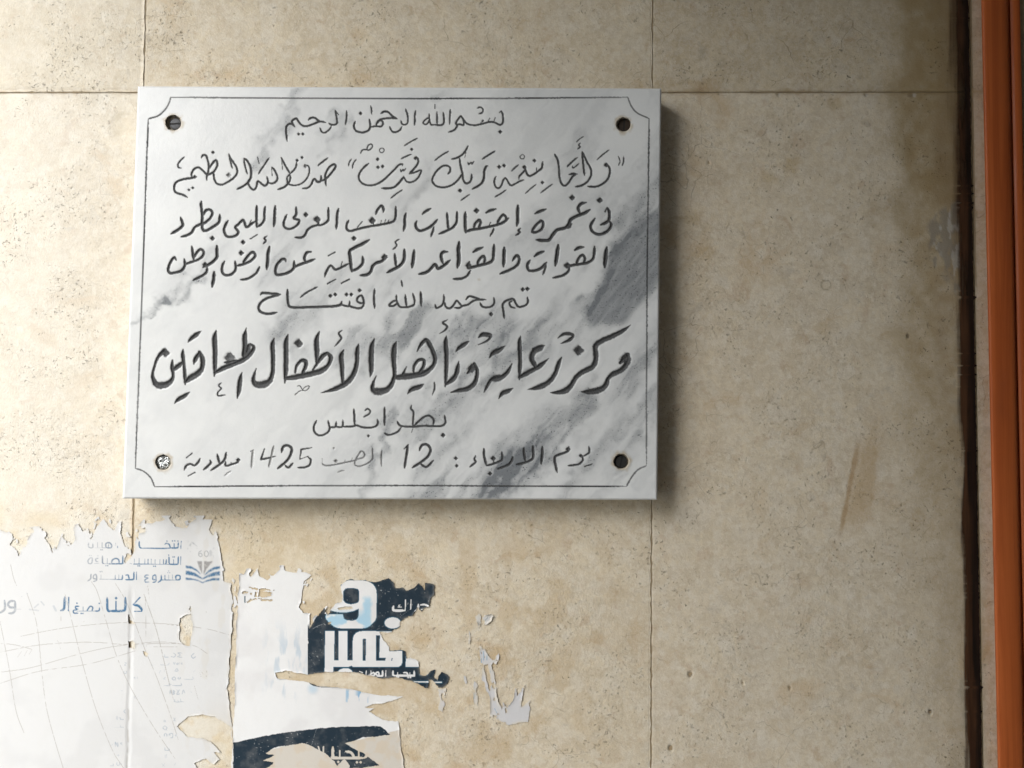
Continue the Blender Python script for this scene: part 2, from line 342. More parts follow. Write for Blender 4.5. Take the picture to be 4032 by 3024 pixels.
# ------------------------------------------------------------------ carved writing, stroke by stroke (block origin, scale, strokes)
S = 1 / 3.5
INSCRIPTION = [
[(1100, 390, S, """34 108,580 97,470 98,390 125,350 175,345 215,385
34 215,385 185,340 180,300 235,270 265,310 320,365 390,372 470,345 560,312 640,322
34 400,290 440,258 490,260 530,290 570,318
D22 268,483 325,483
30 558,395 585,450 630,465 690,420 715,375
32 680,330 720,355 775,350 798,320 790,250 770,160;39 770,155 815,215
32 928,160 930,230 925,290 910,355
34 1048,305 1030,370 1055,435 1130,460 1210,445 1250,400 1250,330 1240,275;D26 1122,198
27 1260,92 1272,150 1273,210
32 1260,385 1330,375 1400,380 1430,345 1415,300 1370,300 1340,345 1345,375
34 1345,345 1385,290 1450,270 1560,262 1625,272;34 1400,200 1450,172 1500,180 1560,235 1625,270
30 1520,380 1550,440 1600,458 1660,430 1690,380;30 1675,295 1695,345 1740,352 1770,320 1770,230 1740,135"""),
(1500, 390, S, """32 478,160 468,240 470,300 462,360
30 665,205 670,280 690,350 740,355;27 665,250 610,290 585,330 620,352 655,320 672,270
32 770,175 775,260 775,345;32 740,355 830,360 868,330 868,250 858,185;27 745,72 742,130
30 958,140 952,250 947,350
32 930,458 1000,435 1045,390 1050,360 1035,330 1075,265 1105,238 1150,300 1200,345 1290,362 1360,350 1440,330 1500,315 1560,320 1620,350 1665,350 1685,300 1680,220 1660,160
32 1045,350 1095,350 1140,355 1135,280 1105,240
30 1375,330 1405,300;D20 1405,300;30 1470,315 1500,265;32 1555,310 1575,255;32 1630,190 1660,160;D28 1645,452
27 1325,128 1370,112 1410,145 1390,190 1345,205""")],
[(660, 550, S, """28 230,238 180,290 145,340 150,380 185,390
37 275,795 210,760 120,730 92,680 105,610 150,570 230,545 330,530 400,510;D28 375,515
35 335,515 335,460 375,400 430,385 480,420 530,470 570,480 640,440 685,360 680,300 660,285 615,335 575,400
33 465,250 490,215 530,220 550,270 565,340 565,420 545,500 540,560;D24 628,178;D22 295,692 348,665
33 635,450 645,540 680,605 750,620 830,585 910,530 960,460 950,380 905,310 860,240 842,195;28 845,200 870,310 892,395
@.6 D34 845,490;@.6 25 850,500 875,540
37 955,685 1040,645 1110,590 1150,510 1150,400 1105,300 1055,255;30 1050,255 1070,370 1098,475
35 1115,550 1115,610 1150,670 1190,690 1225,650 1245,575 1300,610 1345,635 1385,590 1370,510
33 1385,590 1440,605 1495,580 1515,520 1480,430 1440,380;28 1435,380 1440,495;30 1240,240 1262,330;28 1250,475 1320,370 1400,250
35 1520,685 1600,660 1660,610 1690,550 1690,490;33 1565,245 1620,350 1690,470;28 1568,245 1585,415
28 1690,470 1650,520 1650,580 1670,610 1730,630 1810,620 1880,580 1935,510 1955,430 1945,370 1910,345;@.7 D30 1900,365
30 1690,470 1750,410 1775,360 1778,310;D24 1788,285 1855,248
33 1860,672 1930,665 1980,620 2010,555 2030,540 2060,575 2110,570 2115,495"""),
(1240, 530, S, """33 0,615 40,655 80,640 90,565;35 80,645 150,610 230,530 285,450 270,410 200,450 150,540 145,610 155,705;30 40,430 110,375 180,320
23 505,335 475,380 465,435;25 570,340 530,400 518,465
33 745,395 670,460 615,540 610,610 650,670 730,700 830,690 930,640 1020,560 1100,480 1160,420 1215,400;30 1215,400 1205,430
D26 865,340 872,452 935,440;20 925,180 955,210 935,245 900,240 895,205 925,180
23 625,262 655,215 700,205 750,212 795,165 775,130 735,150 715,200
20 1180,475 1190,510 1215,480 1225,500 1255,460;25 1228,157 1320,100 1415,50;25 1185,335 1260,300 1330,270;D24 1335,205
35 1300,540 1370,470 1420,400 1425,350 1400,300;D28 1388,325
30 1300,540 1380,520 1465,490 1440,570 1400,620 1340,655 1270,650 1235,600 1225,575
37 920,740 1000,742 1080,730 1140,690 1190,630 1225,580;25 1045,877 1120,820 1210,758
33 1830,545 1865,510 1860,450 1800,425 1730,455 1660,530 1620,620 1640,680 1700,720 1800,725 1900,690 1980,620 2030,540
35 1995,330 2010,430 2035,540 2045,620 2080,670 2130,660 2160,610 2160,545;33 1880,340 1960,320 2040,270 2090,200 2110,150;25 2085,220 2065,320
28 1648,360 1740,290 1845,228;D30 2003,773;25 2010,910 2080,860 2135,822;25 2110,380 2120,410 2155,385 2165,405 2195,365"""),
(1860, 520, S, """40 0,785 80,745 140,690 165,610 165,540 190,480 215,465;30 135,375 220,320 315,260
30 325,610 303,680 320,750 360,775 400,740 430,660 460,635 490,680 530,735 590,715 650,680 710,660
D28 372,480 440,462;30 540,540 590,490 635,450;18 690,305 718,330 705,365 670,365 660,335 690,305
33 640,650 650,610 700,555 735,510 720,470;D32 720,485;35 740,520 755,580 790,605 850,580 920,530 960,490 970,405
30 880,560 888,490;D28 855,393;23 732,845 800,785 880,720;25 940,838 1020,780 1105,715;D26 965,695;25 310,897 390,850 465,797
35 1135,305 1175,380 1195,490 1200,600 1225,700 1270,740 1320,710 1360,650 1390,610 1440,575;43 1335,585 1390,575 1445,580
30 1305,480 1370,415 1450,350;23 1380,465 1385,495 1415,480 1430,470 1470,430
35 1420,755 1510,735 1590,680 1640,590 1630,500 1580,410 1515,270;35 1515,270 1525,400 1548,600
25 1490,150 1465,180 1485,205 1450,235;20 1430,140 1480,95 1535,60
37 1590,748 1690,755 1780,725 1860,660 1895,570 1890,490 1850,450;D34 1845,455;23 1715,385 1800,310 1885,245
20 2010,330 2035,400 2012,460;23 2085,335 2085,400 2065,465""")],
[(650, 770, S, """47 215,300 240,370 245,410 200,460 135,500 82,530
45 500,75 498,140 515,260 510,400 525,475 570,485 660,435 740,375 755,310 755,260
43 540,260 560,210 620,195 655,240 625,310 560,370 480,400 410,440 370,510 300,550 220,570;D36 655,590
43 870,345 830,420 815,490 850,560 920,570 990,545 1010,500 970,440 1010,400 1080,340 1120,435 1180,400 1245,355
30 1150,420 1188,335;43 1265,135 1262,280 1265,440;40 1265,440 1330,395 1370,330 1370,250 1380,150
D34 1078,645;43 1172,600 1270,540
45 1520,140 1512,250 1510,350 1500,430
40 1680,260 1645,350 1640,420 1690,460 1760,450 1830,400 1850,340 1775,315 1810,260 1805,155;D36 1943,265
D52 2095,330;40 2100,330 2110,400 2030,430 1970,470 1930,545 1880,580 1790,578;40 2110,410 2212,385"""),
(1260, 770, S, """40 -20,418 60,390 115,340 118,260 118,165
43 258,180 238,270 235,370 225,460
40 398,340 372,400 370,460 420,490 500,470 600,445 720,420 850,400 950,380 1020,350 1045,280 1045,150
35 515,440 580,360;D50 720,345;45 720,345 740,400;28 835,395 845,345;28 885,390 905,330;28 925,385 950,335
43 768,260 800,190 850,140 875,185 872,230;D36 470,590
45 1185,240 1170,320 1170,410 1150,490
45 1335,350 1318,410 1345,470 1400,485 1490,450 1560,400 1620,330;35 1570,430 1555,500 1525,570;43 1412,258 1460,215 1530,180
43 1640,530 1740,490 1830,440 1885,360 1890,220;43 1750,235 1760,340 1770,480
51 2005,225 2002,340 2005,510;45 2005,505 2080,475 2212,455"""),
(1840, 750, S, """45 -20,570 60,545 180,525 300,500 430,470 520,425 570,380
43 90,530 110,460 165,405 185,450 150,525;35 300,490 320,440;35 365,520 350,570 315,630
43 410,470 440,400 500,335 540,390 510,450;37 520,345 545,400;D40 128,278;45 255,310 310,280 395,255
55 700,205 695,320 697,420 680,490;35 735,520 705,550 725,580 665,620
45 885,575 940,490 1020,420 1050,470 1020,540 950,575 885,578;47 935,320 1010,285 1085,260
55 950,680 1050,690 1130,680 1180,610 1240,545 1340,520 1395,470 1430,400 1520,350 1620,310 1690,265;45 1340,520 1410,500 1440,460
51 1640,165 1570,185 1530,240 1555,320;D42 1447,98;D44 1827,135
53 1930,235 1900,290;51 1935,240 1960,310 1955,400 1920,440 1840,475;47 1960,420 1985,480 1940,555 1860,600 1780,600 1715,550 1705,480 1760,385""")],
[(640, 930, S, """45 190,330 165,295 130,330 95,400 80,470 110,510 190,500 270,470 310,400 300,315
43 310,390 390,360 480,330 550,280 570,220 530,180 480,220 430,300;45 405,140 420,240 435,340
51 750,130 752,220 750,290 700,350 640,390 560,430;D40 590,395;43 620,425 605,500 540,550 420,610
55 712,490 708,580 685,700
43 855,345 825,420 825,500 880,540 960,520 1010,450 1000,345;43 1020,410 1110,390 1220,340 1280,270 1250,220 1200,250 1130,340 1110,390;D38 1087,232
40 1340,420 1300,500 1230,560 1150,595 1075,600
53 1475,145 1455,250 1450,350 1437,460;33 1440,-5 1405,30 1425,65 1385,108
47 1700,350 1690,320 1650,320 1590,380 1560,450 1570,525 1640,530 1740,500 1810,440 1815,340
45 1815,430 1900,390 1990,360 2100,315;47 2050,215 1990,230 1955,300 1980,365"""),
(1220, 930, S, """40 205,560 235,480 290,405 350,460 420,440 535,380;33 420,440 448,350;45 255,270 350,220;51 245,655 355,595;51 435,650 545,595
53 820,50 720,110 600,170 550,215 560,330 580,490;47 580,485 660,445 720,390 735,340 725,280
51 695,540 780,535 840,490 870,410 920,370 1000,340 1060,270;D46 1030,290
51 1065,505 1150,460 1240,410 1300,320 1305,180;45 1170,240 1180,330 1190,420;28 1235,40 1180,80 1200,130 1145,185
55 1440,190 1430,300 1410,435
51 1505,525 1590,505 1650,470 1710,400 1740,395 1770,445 1850,405 1935,330;51 1900,215 1840,220 1810,270 1835,380
63 2060,80 2050,200 2055,330 2035,435"""),
(1800, 930, S, """43 -55,590 60,585 140,545 185,470;D46 155,405;51 170,350 150,430 200,430 300,405 420,375 490,330 505,220 510,115
45 270,405 310,320 365,275 385,330 360,390;51 220,220 280,185 355,155
57 650,155 648,270 640,420;47 765,340 790,300 830,265 860,320 830,400 740,460 590,520
47 1005,330 970,400 990,470 1070,475 1160,440 1235,360;37 1225,390 1210,460 1182,530;53 1065,280 1130,235 1200,210
63 1395,120 1380,250 1355,405
D50 1520,405;47 1500,420 1600,400 1700,385 1800,365 1870,320 1890,250 1895,140;45 1640,395 1680,300 1730,260 1765,310 1740,370
43 1550,430 1530,490 1450,545 1320,575;53 1620,195 1680,160 1745,150
63 2065,150 2050,270 2035,430""")],
[(990, 1100, S, """43 125,215 150,190 220,190 300,200 400,208;43 400,210 300,235 200,270 130,325 100,390 120,440 180,470 270,475 350,455
43 500,140 500,240 510,340 540,380 620,390 800,385 1000,378 1150,370 1230,350 1245,305
37 1235,350 1340,370 1355,300;37 1340,365 1420,390 1490,400 1540,370 1550,300 1520,225 1470,250 1460,300 1510,330 1545,320
33 675,250 760,185 910,105;D29 1093,228 1158,210 1313,210 1378,210 1493,152
37 1700,130 1690,250 1700,400"""),
(1500, 1100, S, """35 212,215 220,300 260,375 340,385 400,375 455,350 465,290 440,195;35 225,285 160,310 115,360 180,365 230,320;37 335,210 345,300 355,375
45 548,170 555,260 555,365;30 283,15 290,60 298,105
35 745,345 770,395 840,360 870,290 865,210;35 870,300 900,380 950,400 1000,360 1045,295 1090,340 1120,370
35 1010,390 1080,395 1130,365 1200,350 1270,300 1340,280 1445,280;37 1170,280 1220,235 1290,250 1380,280
35 1365,320 1400,375 1480,385 1545,360 1565,310 1555,250;D32 1520,480
37 1700,540 1690,440 1680,350 1720,300 1820,270 1860,330 1900,380 1980,365 2025,320 2020,245
33 1820,290 1775,320 1790,375 1850,395;D32 1957,140 2020,132""")],
[(580, 1270, S, """5 240,390,85 150,480,48 100,610,42 76,740,52 125,850,95 210,865,112 310,825,82 358,740,48 345,620,60 348,520,30
D62 252,418
5 375,640,70 440,590,75 490,545,40;5 495,370,20 490,450,60 510,600,50 520,740,55 522,855,20
5 522,825,45 600,760,95 700,700,95 758,620,72 762,500,78 720,405,50;5 640,575,18 668,500,70 720,415,45
5 560,275,15 610,220,62 680,165,68 745,115,10;5 375,1115,15 430,1060,62 520,1010,64 585,955,15
5 950,110,20 930,220,80 935,400,78 935,600,68 925,740,22
5 930,695,50 1050,630,80 1200,570,74 1330,510,80 1430,420,74 1470,340,55 1420,298,34
@.92 D78 1138,485;5 1070,550,34 1150,545,64 1230,520,34
5 1365,75,15 1345,200,78 1345,330,78 1330,450,64;5 1400,320,70 1380,400,90 1330,460,64
5 1305,690,20 1280,800,72 1265,940,66 1240,1050,15
27 1020,830 985,870 1020,910 975,960 980,1010 1080,995
5 1750,215,20 1728,320,74 1735,500,68 1730,680,68 1690,800,84 1600,855,112 1500,850,95 1465,780,62 1500,635,15
5 1940,165,20 1915,280,78 1915,480,78 1910,680,72 1895,835,20"""),
(1160, 1270, S, """5 -125,770,55 0,755,85 120,730,90 250,700,95 380,660,88 470,580,62 500,480,74 460,425,48
5 250,660,34 310,570,46 380,470,74 450,425,55;5 345,120,20 305,240,78 310,400,78 305,550,42
5 10,690,34 30,600,44 90,530,55 150,530,64 160,590,62 115,690,50;D64 55,288
16 0,1000 80,940 160,935 205,880 160,880 110,920;16 35,880 70,870 105,920
5 655,105,15 610,150,36 645,215,36 600,280,32 550,330,10
5 885,290,15 865,400,72 860,550,68 820,700,78 720,830,88 560,915,72 365,970,10
5 675,375,20 645,470,78 655,620,74 665,820,50
5 1100,225,20 1065,340,78 1055,520,84 1060,660,68 1040,750,15
5 1405,260,20 1370,370,84 1370,560,78 1380,720,62 1340,850,74 1260,930,95 1150,950,122 1080,920,84 1085,840,50 1125,735,15
5 1380,760,60 1500,750,98 1640,730,98 1780,700,88 1880,630,68 1935,540,62 1920,430,68 1860,300,74 1810,240,62 1740,310,52 1685,405,15
5 1640,690,34 1650,600,46 1710,520,54 1780,520,54 1780,600,54 1730,680,54;5 1490,730,54 1545,605,15
5 1555,985,15 1620,920,72 1710,890,78 1780,850,20;5 1928,825,25 1930,910,32 1895,1000,10"""),
(1700, 1240, 1 / 4.6075, """5 290,85,15 205,145,48 285,210,48 240,280,42 140,340,15
5 268,380,20 258,500,88 270,800,88 262,1100,78 245,1300,30;5 270,1250,64 370,1180,104 440,1090,92 470,980,92 490,840,20
5 435,670,20 510,590,84 600,530,90 680,475,20
5 850,410,25 920,360,92 1000,360,104 1070,370,74 1040,440,52 960,495,42 845,540,20
5 340,1405,20 500,1370,84 650,1340,104 770,1250,98 820,1120,84 820,980,74 770,885,64;D88 730,970;5 650,1060,44 720,980,92
5 1455,890,30 1390,1020,78 1290,1120,94 1190,1150,155 1080,1180,74 1000,1310,62 945,1410,20
5 1045,780,20 1120,690,94 1220,640,104 1330,565,20;5 1215,1520,20 1290,1420,94 1390,1380,94 1475,1330,20
5 1612,380,20 1595,500,84 1605,800,84 1600,1000,78 1590,1170,30"""),
(1960, 1260, S, """5 300,790,50 400,735,84 500,680,78 600,620,74 705,525,10
5 645,350,20 570,385,88 490,450,88 470,540,84 510,620,74;5 640,352,20 575,395,95 500,410,64
5 885,510,20 845,590,64 800,720,68 720,840,78 580,920,88 410,960,10
5 830,250,15 900,200,48 980,190,58 1040,215,48 990,275,54 870,325,15;D74 1115,418
5 1830,70,10 1740,140,58 1600,215,78 1450,280,84 1350,350,84 1350,450,84 1350,560,78 1300,650,84 1180,710,84 1080,790,74 1020,890,78 940,970,95 830,1000,64 720,1000,10
D80 1762,535;5 1790,480,74 1790,570,95 1720,680,84 1600,740,84 1530,800,64 1480,910,84 1380,970,104 1260,990,84 1150,990,15;5 1690,590,54 1760,520,84""")],
[(1200, 1580, S, """35 165,265 130,340 130,410 180,465 240,470 310,435 345,375 320,265;33 345,355 420,355 435,280;33 430,355 520,350 525,255
37 678,105 685,200 690,330;35 530,350 640,350 720,335 800,360 900,365 980,345 1010,300 1000,245;30 830,130 870,105 905,140 880,180 810,218
D22 880,478;37 1100,80 1103,200 1100,330
35 1275,275 1300,320 1350,345 1500,350 1650,340 1770,345 1890,340 1940,290 1925,190;33 1330,360 1290,415 1220,450 1150,465 1095,435
33 1475,55 1465,100 1500,150 1495,250 1490,340;25 1490,375 1470,430;35 1510,335 1580,270 1660,210 1730,205 1780,260 1770,320;D34 1908,470""")],
[(690, 1720, S, """37 125,455 155,400 210,375 270,395 320,350 345,295;40 155,290 235,225;40 178,540 275,490
40 480,320 490,360 440,415 390,455;40 490,465 590,400 660,340 690,290 705,215;40 578,240 595,300 615,375
35 695,340 700,400 780,380 860,350 880,310;D30 870,320;25 765,385 770,350;@.42 28 680,540 730,500 775,470
30 1040,200 1080,180;@.45 40 1075,190 1065,300 1055,430;L 35 1230,165 1185,310 1280,295 1385,265;@.6 35 1360,125 1330,260 1290,420
43 1465,215 1490,140 1550,120 1605,160 1590,250 1530,340 1410,440;37 1510,385 1560,425 1625,360
L 33 1880,150 1740,175 1715,310;30 1715,310 1840,265;35 1830,280 1870,320 1850,390 1790,420 1690,425""")],
[
(1200, 1720, S, """@.78 27 240,362 258,385 320,398 430,382 560,356 690,330 720,320;@.72 27 700,325 735,262 785,198 828,238 800,290 705,318 690,390
@.74 27 690,388 760,408 860,370 932,310 940,240 932,150;@.72 D28 432,335;@.66 24 432,340 470,372;@.62 24 545,358 556,318;@.62 24 640,338 656,290;@.5 24 245,372 240,300
@.5 D17 405,158;@.62 25 455,490 500,472 542,463;@.66 30 1064,185 1058,290 1060,405""")],
[(1200, 1720, S, """40 1370,165 1425,110;43 1425,110 1405,250 1375,430;43 1580,190 1620,115 1690,110 1735,180 1700,270 1610,345 1485,425;40 1590,370 1680,415 1775,325""")],
[(1200, 1720, S, """D28 2083,297 2095,400""")],
[
(1780, 1720, S, """35 325,260 310,310 325,350 245,415;43 440,165 445,270 475,395;37 475,400 560,375 640,345 695,310 685,205;D38 570,300;43 568,300 572,350;D30 525,508
40 838,275 820,340 760,395 625,445;43 885,385 980,365 1070,330 1120,280 1115,120;43 990,150 995,230 1010,330;45 1245,130 1245,230 1230,375
43 1610,135 1600,190 1540,225 1440,260 1415,310 1430,400 1450,490;D34 1598,170
33 1885,130 1890,215 1815,265;D28 1778,262;35 1800,280 1800,330 1740,380 1600,398;43 1825,410 1930,375""")],
]
# ------------------------------------------------------------------ unseen porch, ceiling and front edges placed to dim daylight toward the right
def box(bm, x0, x1, y0, y1, z0, z1):
    v = [bm.verts.new(p) for p in ((x0,y0,z0),(x1,y0,z0),(x1,y1,z0),(x0,y1,z0),(x0,y0,z1),(x1,y0,z1),(x1,y1,z1),(x0,y1,z1))]
    for f in ((0,3,2,1),(4,5,6,7),(0,1,5,4),(1,2,6,5),(2,3,7,6),(3,0,4,7)): bm.faces.new([v[i] for i in f])
def boxes(name, bs, mat, parent=None, bev=0.0):
    bm = bmesh.new()
    for b in bs: box(bm, *b)
    if bev: bmesh.ops.bevel(bm, geom=bm.edges[:], offset=bev, segments=2, affect='EDGES')
    me = bpy.data.meshes.new(name); bm.to_mesh(me); bm.free()
    return link(name, me, mat, parent)
tag(boxes('ground', [(-60, 60, -60, 1.0, -0.30, 0.0)], M_ground), kind='structure')
tag(boxes('unseen_porch_ceiling', [(-0.90, 4.0, -2.377, 1.0, 2.65, 2.85)], M_plaster), kind='structure')
tag(boxes('unseen_porch_front', [(-1.34, 4.0, -2.527, -2.277, 0.001, 2.649)], M_plaster), kind='structure')
tag(boxes('unseen_porch_side', [(3.75, 4.0, -2.276, 1.0, 0.001, 2.649)], M_plaster), kind='structure')

# ------------------------------------------------------------------ stone wall
def jl(y): return 573.0 - 0.0241 * y          # left upright joint
def jr(y): return 2569.0 - 0.0023 * y         # right upright joint
def je(y): return 3814.0 + 0.0175 * y         # right-hand edge of the big slabs
def jw(y): return 3863.0 + 0.0215 * y + 30    # behind the door frame
def lft(y): return -5200.0
JH0, JH1 = 363.0, 364.0
YT, YB = -2300.0, 6650.0
wall = empty('stone_wall', (0, 0.0, 0.0))
tag(wall, 'wall clad in large beige fossil limestone slabs, behind the marble plaque', 'wall')
def stain_field(X, Y, tone):
    A = np.zeros(X.shape + (4,), np.float32); A[..., :3] = tone
    A[..., 3] = 0.34
    def lay(c, a):
        a = np.clip(a, 0, 1)[..., None]; na = a + A[..., 3:] * (1 - a)
        A[..., :3] = (np.array(c) * a + A[..., :3] * A[..., 3:] * (1 - a)) / np.maximum(na, 1e-6); A[..., 3:] = na
    A[..., 3] += .26 * sst(700, 100, X)  # tone weighs more leftward: the bright side's washed-out light put into the colour
    n = fbm(X, Y, 160, 5, 1); n2 = fbm(X, Y * .25, 60, 4, 3); n3 = fbm(X, Y, 40, 4, 5)
    # greasy ochre darkening beside the varnish, strongest at the upper right
    d = (je(Y) - 20 - X)
    lay((0.30, 0.215, 0.095), sst(310, 240, d + (n - .5) * 170 + (n3 - .5) * 60) * sst(1250, 650, Y + (n - .5) * 700) * (.46 + .55 * (n3 - .3)) * (d > -30))
    lay((0.34, 0.245, 0.12), sst(420, 150, d + (n - .5) * 260) * sst(2700, 1300, Y) * (.46 + .7 * (n3 - .4)) * (d > -30))
    lay((0.25, 0.17, 0.085), sst(170, 10, d + (n2 - .5) * 190) * (.30 + .45 * sst(1500, 300, Y)) * (d > -30))
    lay((0.17, 0.12, 0.07), sst(34, 0, d + (n3 - .5) * 40) * .55 * (d > -30))
    # pale scraped patch low on the slab beside the varnish
    fl = fbm(X, Y * .6, 26, 5, 6); wd = 150 * sst(1270, 980, Y) * sst(720, 900, Y) + (n2 - .5) * 70
    lay((0.23, 0.21, 0.175), sst(wd + 14, wd - 14, d) * sst(4, 30, wd) * (d > 20) * sst(.40, .60, fl) * .66)
    lay((0.66, 0.64, 0.58), sst(wd + 6, wd - 24, d) * sst(10, 40, wd) * (d > 30) * sst(.56, .66, fbm(X, Y * .5, 18, 4, 3)) * .36)
    lay((0.30, 0.27, 0.21), sst(74, 44, d + (n3 - .5) * 60) * (d > 20) * sst(.45, .6, fl) * sst(1250, 1450, Y) * .5)
    lay((0.33, 0.25, 0.14), sst(330, 60, d + (n - .5) * 260 + (n3 - .5) * 70) * sst(1000, 1700, Y) * (.16 + .35 * (n3 - .3)) * (d > -30))
    # rusty run
    cx = 3420 - (Y - 1640) * 0.19
    lay((0.42, 0.27, 0.11), sst(75, 0, np.abs(X - cx - 40) + (n2 - .5) * 90) * sst(1500, 1800, Y) * sst(2140, 1990, Y) * .46)
    lay((0.36, 0.21, 0.08), sst(16, 2, np.abs(X - cx + 22) + (n3 - .5) * 14) * sst(1700, 1800, Y) * sst(2150, 2040, Y) * .62)
    for (x, y, r, a) in ((3110, 655, 44, .4), (3020, 705, 46, .35), (3150, 635, 36, .35), (2740, 860, 70, .3), (3280, 400, 60, .3), (3250, 1290, 60, .35), (2770, 1000, 60, .3)):
        lay((0.45, 0.31, 0.13), sst(r, r * .2, np.hypot(X - x, (Y - y) * 1.4) + (n3 - .5) * r * 1.6) * a)
    # yellowed glue halo round the torn posters
    g = sst(1500, 900, X) * sst(1960, 2080, Y + (n - .5) * 160)
    lay((0.60, 0.49, 0.31), g * (.25 + .35 * n3) * sst(.35, .6, n))
    lay((0.70, 0.665, 0.575), sst(980, 780, X) * sst(2030, 2110, Y + (n3 - .5) * 90) * sst(.30, .55, fbm(X, Y, 34, 4, 2)) * .75)
    lay((0.50, 0.36, 0.19), sst(.50, .66, fbm(X, Y, 90, 5, 6)) * sst(900, 1200, X) * sst(2700, 2100, X) * sst(1950, 2250, Y) * .38)
    # brown joint edges low on the left
    lay((0.38, 0.25, 0.10), sst(9, 2, np.abs(X - jl(Y)) + (n3 - .5) * 6) * sst(1900, 2000, Y) * .6)
    for jx, jw_ in ((3060, 13), (3408, 8), (3590, 15), (2830, 7), (3250, 6)):
        lay((0.20, 0.15, 0.09), sst(jw_, jw_ - 6, np.hypot((X - jx) * .8, Y - 372) + (n3 - .5) * 14) * .75)
        lay((0.70, 0.66, 0.57), sst(jw_ * .7, jw_ * .3, np.hypot(X - jx - jw_ * .7, (Y - 374) * .8) + (n3 - .5) * 8) * .6)
    lay((0.35, 0.25, 0.12), sst(14, 2, np.abs(Y - 363) + (n3 - .5) * 16) * (.25 + .35 * (n > .5)))
    for (hx, hy, hr, ca) in ((2718, 2655, 9, .9), (3575, 1323, 7, .8), (3662, 2802, 8, .85), (3110, 2708, 6, .6), (2640, 2945, 11, .5)):
        lay((0.05, 0.04, 0.025), sst(hr + 2, hr - 3, np.hypot(X - hx, (Y - hy) * .8)) * ca)
    # round fossil outline
    lay((0.24, 0.19, 0.12), sst(4, 1, np.abs(np.hypot(X - 3252, Y - 1122) - 19)) * .6 * sst(.35, .5, n3))
    # chipped socket left of the plaque
    lay((0.62, 0.54, 0.40), sst(52, 20, np.hypot(X - 478, (Y - 495) * .8) + (n3 - .5) * 40) * .5)
    return A
def panel(c, nx, ny, tone, gap):
    X, Y = bilin(c, nx, ny)
    # broken, slightly worn arrises
    h, w = X.shape; u = np.linspace(0, 1, w)[None, :]; v = np.linspace(0, 1, h)[:, None]
    wob = lambda s: (fbm(X, Y, 26, 4, s) - .5) * 3.4
    gl, gr, gt, gb = gap
    k = sst(.02, 0, u); X = X + k * (gl + wob(1) * gl); k = sst(.98, 1, u); X = X - k * (gr + wob(2) * gr)
    k = sst(.02, 0, v); Y = Y + k * (gt + wob(3) * gt); k = sst(.98, 1, v); Y = Y - k * (gb + wob(4) * gb)
    d = np.zeros(X.shape)
    d -= 0.00035 * fbm(X, Y, 300, 3, 2)
    socket = sst(50, 26, np.hypot(X - 478, (Y - 495) * .8) + (fbm(X, Y, 22, 3, 6) - .5) * 46)
    d -= 0.0010 * socket * (.6 + .8 * fbm(X, Y, 14, 2, 1))
    for hx, hy, hr in ((2718, 2655, 8), (3575, 1323, 5), (3662, 2802, 6), (3110, 2708, 4), (2640, 2945, 8), (2790, 640, 4), (2925, 2690, 4)):
        d -= .0022 * sst(hr + 3, hr - 3, np.hypot(X - hx, (Y - hy) * .8) + (fbm(X, Y, 9, 2, 2) - .5) * 7)
    rr = rim(h, w); d.ravel()[rr] -= 0.0007
    grid('stone_slab', P(X, Y, d), np.ones((h - 1, w - 1), bool), M_stone, wall, {'stain': stain_field(X, Y, tone)}, True, (rr, 0.02))
cols = [(lft, jl, 380), (jl, jr, 420), (jr, je, 330)]
GAPS = [[(2, 2.0, 2, 1.4), (1.6, 2.6, 2, 1.2), (2.0, 1.6, 2, 1.1)], [(2, 3.0, 1.2, 2), (3.2, 2.6, 1.0, 2), (2.6, 1.6, 1.0, 2)]]
for r, (ya, yb, ny) in enumerate(((YT, JH0, 260), (JH1, YB, 900))):
    for k, (a, b, nx) in enumerate(cols):
        tone = [[(0.63, .58, .47), (0.52, .45, .325), (0.40, .325, .21)], [(0.72, .68, .59), (0.67, .58, .43), (0.645, .56, .425)]][r][k]  # left slabs paler, strong daylight's fading painted into their tone
        panel([(a(ya), ya), (b(ya), ya), (b(yb), yb), (a(yb), yb)], nx, ny, tone, GAPS[r][k])
panel([(je(YT) + 3, YT), (jw(YT), YT), (jw(YB), YB), (je(YB) + 3, YB)], 24, 600, (0.30, 0.255, 0.165), (1, 1, 1, 1))
# mortar behind the joints
boxes('mortar', [(-2.25, 0.70, 0.0016, 0.06, 0.001, 2.64)], M_joint, wall)
boxes('backing', [(-2.25, 3.74, 0.061, 0.30, 0.001, 2.64)], M_plaster, wall)

# dark varnish streak along the slab's right edge
ys = np.arange(-700, 3700, 2.6); us = np.linspace(0, 1, 44)
Yv = np.repeat(ys[:, None], 44, 1)
xr = je(Yv) - 1 + (fbm(Yv * 0, Yv, 13, 3, 1) - .5) * 4 + 12 * sst(.62, .95, vn(Yv * 0, Yv, 6, 3)) * sst(.5, .62, fbm(Yv * 0 + 4, Yv, 170, 2, 5))
left = np.interp(Yv, [-700, 0, 1100, 1900, 2450, 3024, 3700], [3722, 3718, 3742, 3758, 3766, 3788, 3806])
Xv = left + (xr - left) * us[None, :]
px_in = xr - Xv                                              # pixels left of the crisp right edge
stk = fbm(Xv, Yv * .05, 12, 4, 2); blot = fbm(Xv * .5, Yv, 150, 4, 5)
drk = sst(44, 16, px_in + (stk - .5) * 34 + (blot - .5) * 18)
body = np.interp(Yv, [-700, 0, 1100, 1500, 3700], [58, 56, 62, 60, 58])
cover = sst(body + 10, body - 16, px_in + (stk - .5) * 34) * np.clip(.74 + .5 * (stk - .3) + .5 * sst(900, 1600, Yv) + .5 * (blot - .5), 0, 1)
cover = np.maximum(cover, .55 * sst(96, 50, px_in + (stk - .5) * 50) * sst(1700, 200, Yv) * (.5 + .8 * (blot - .2)))
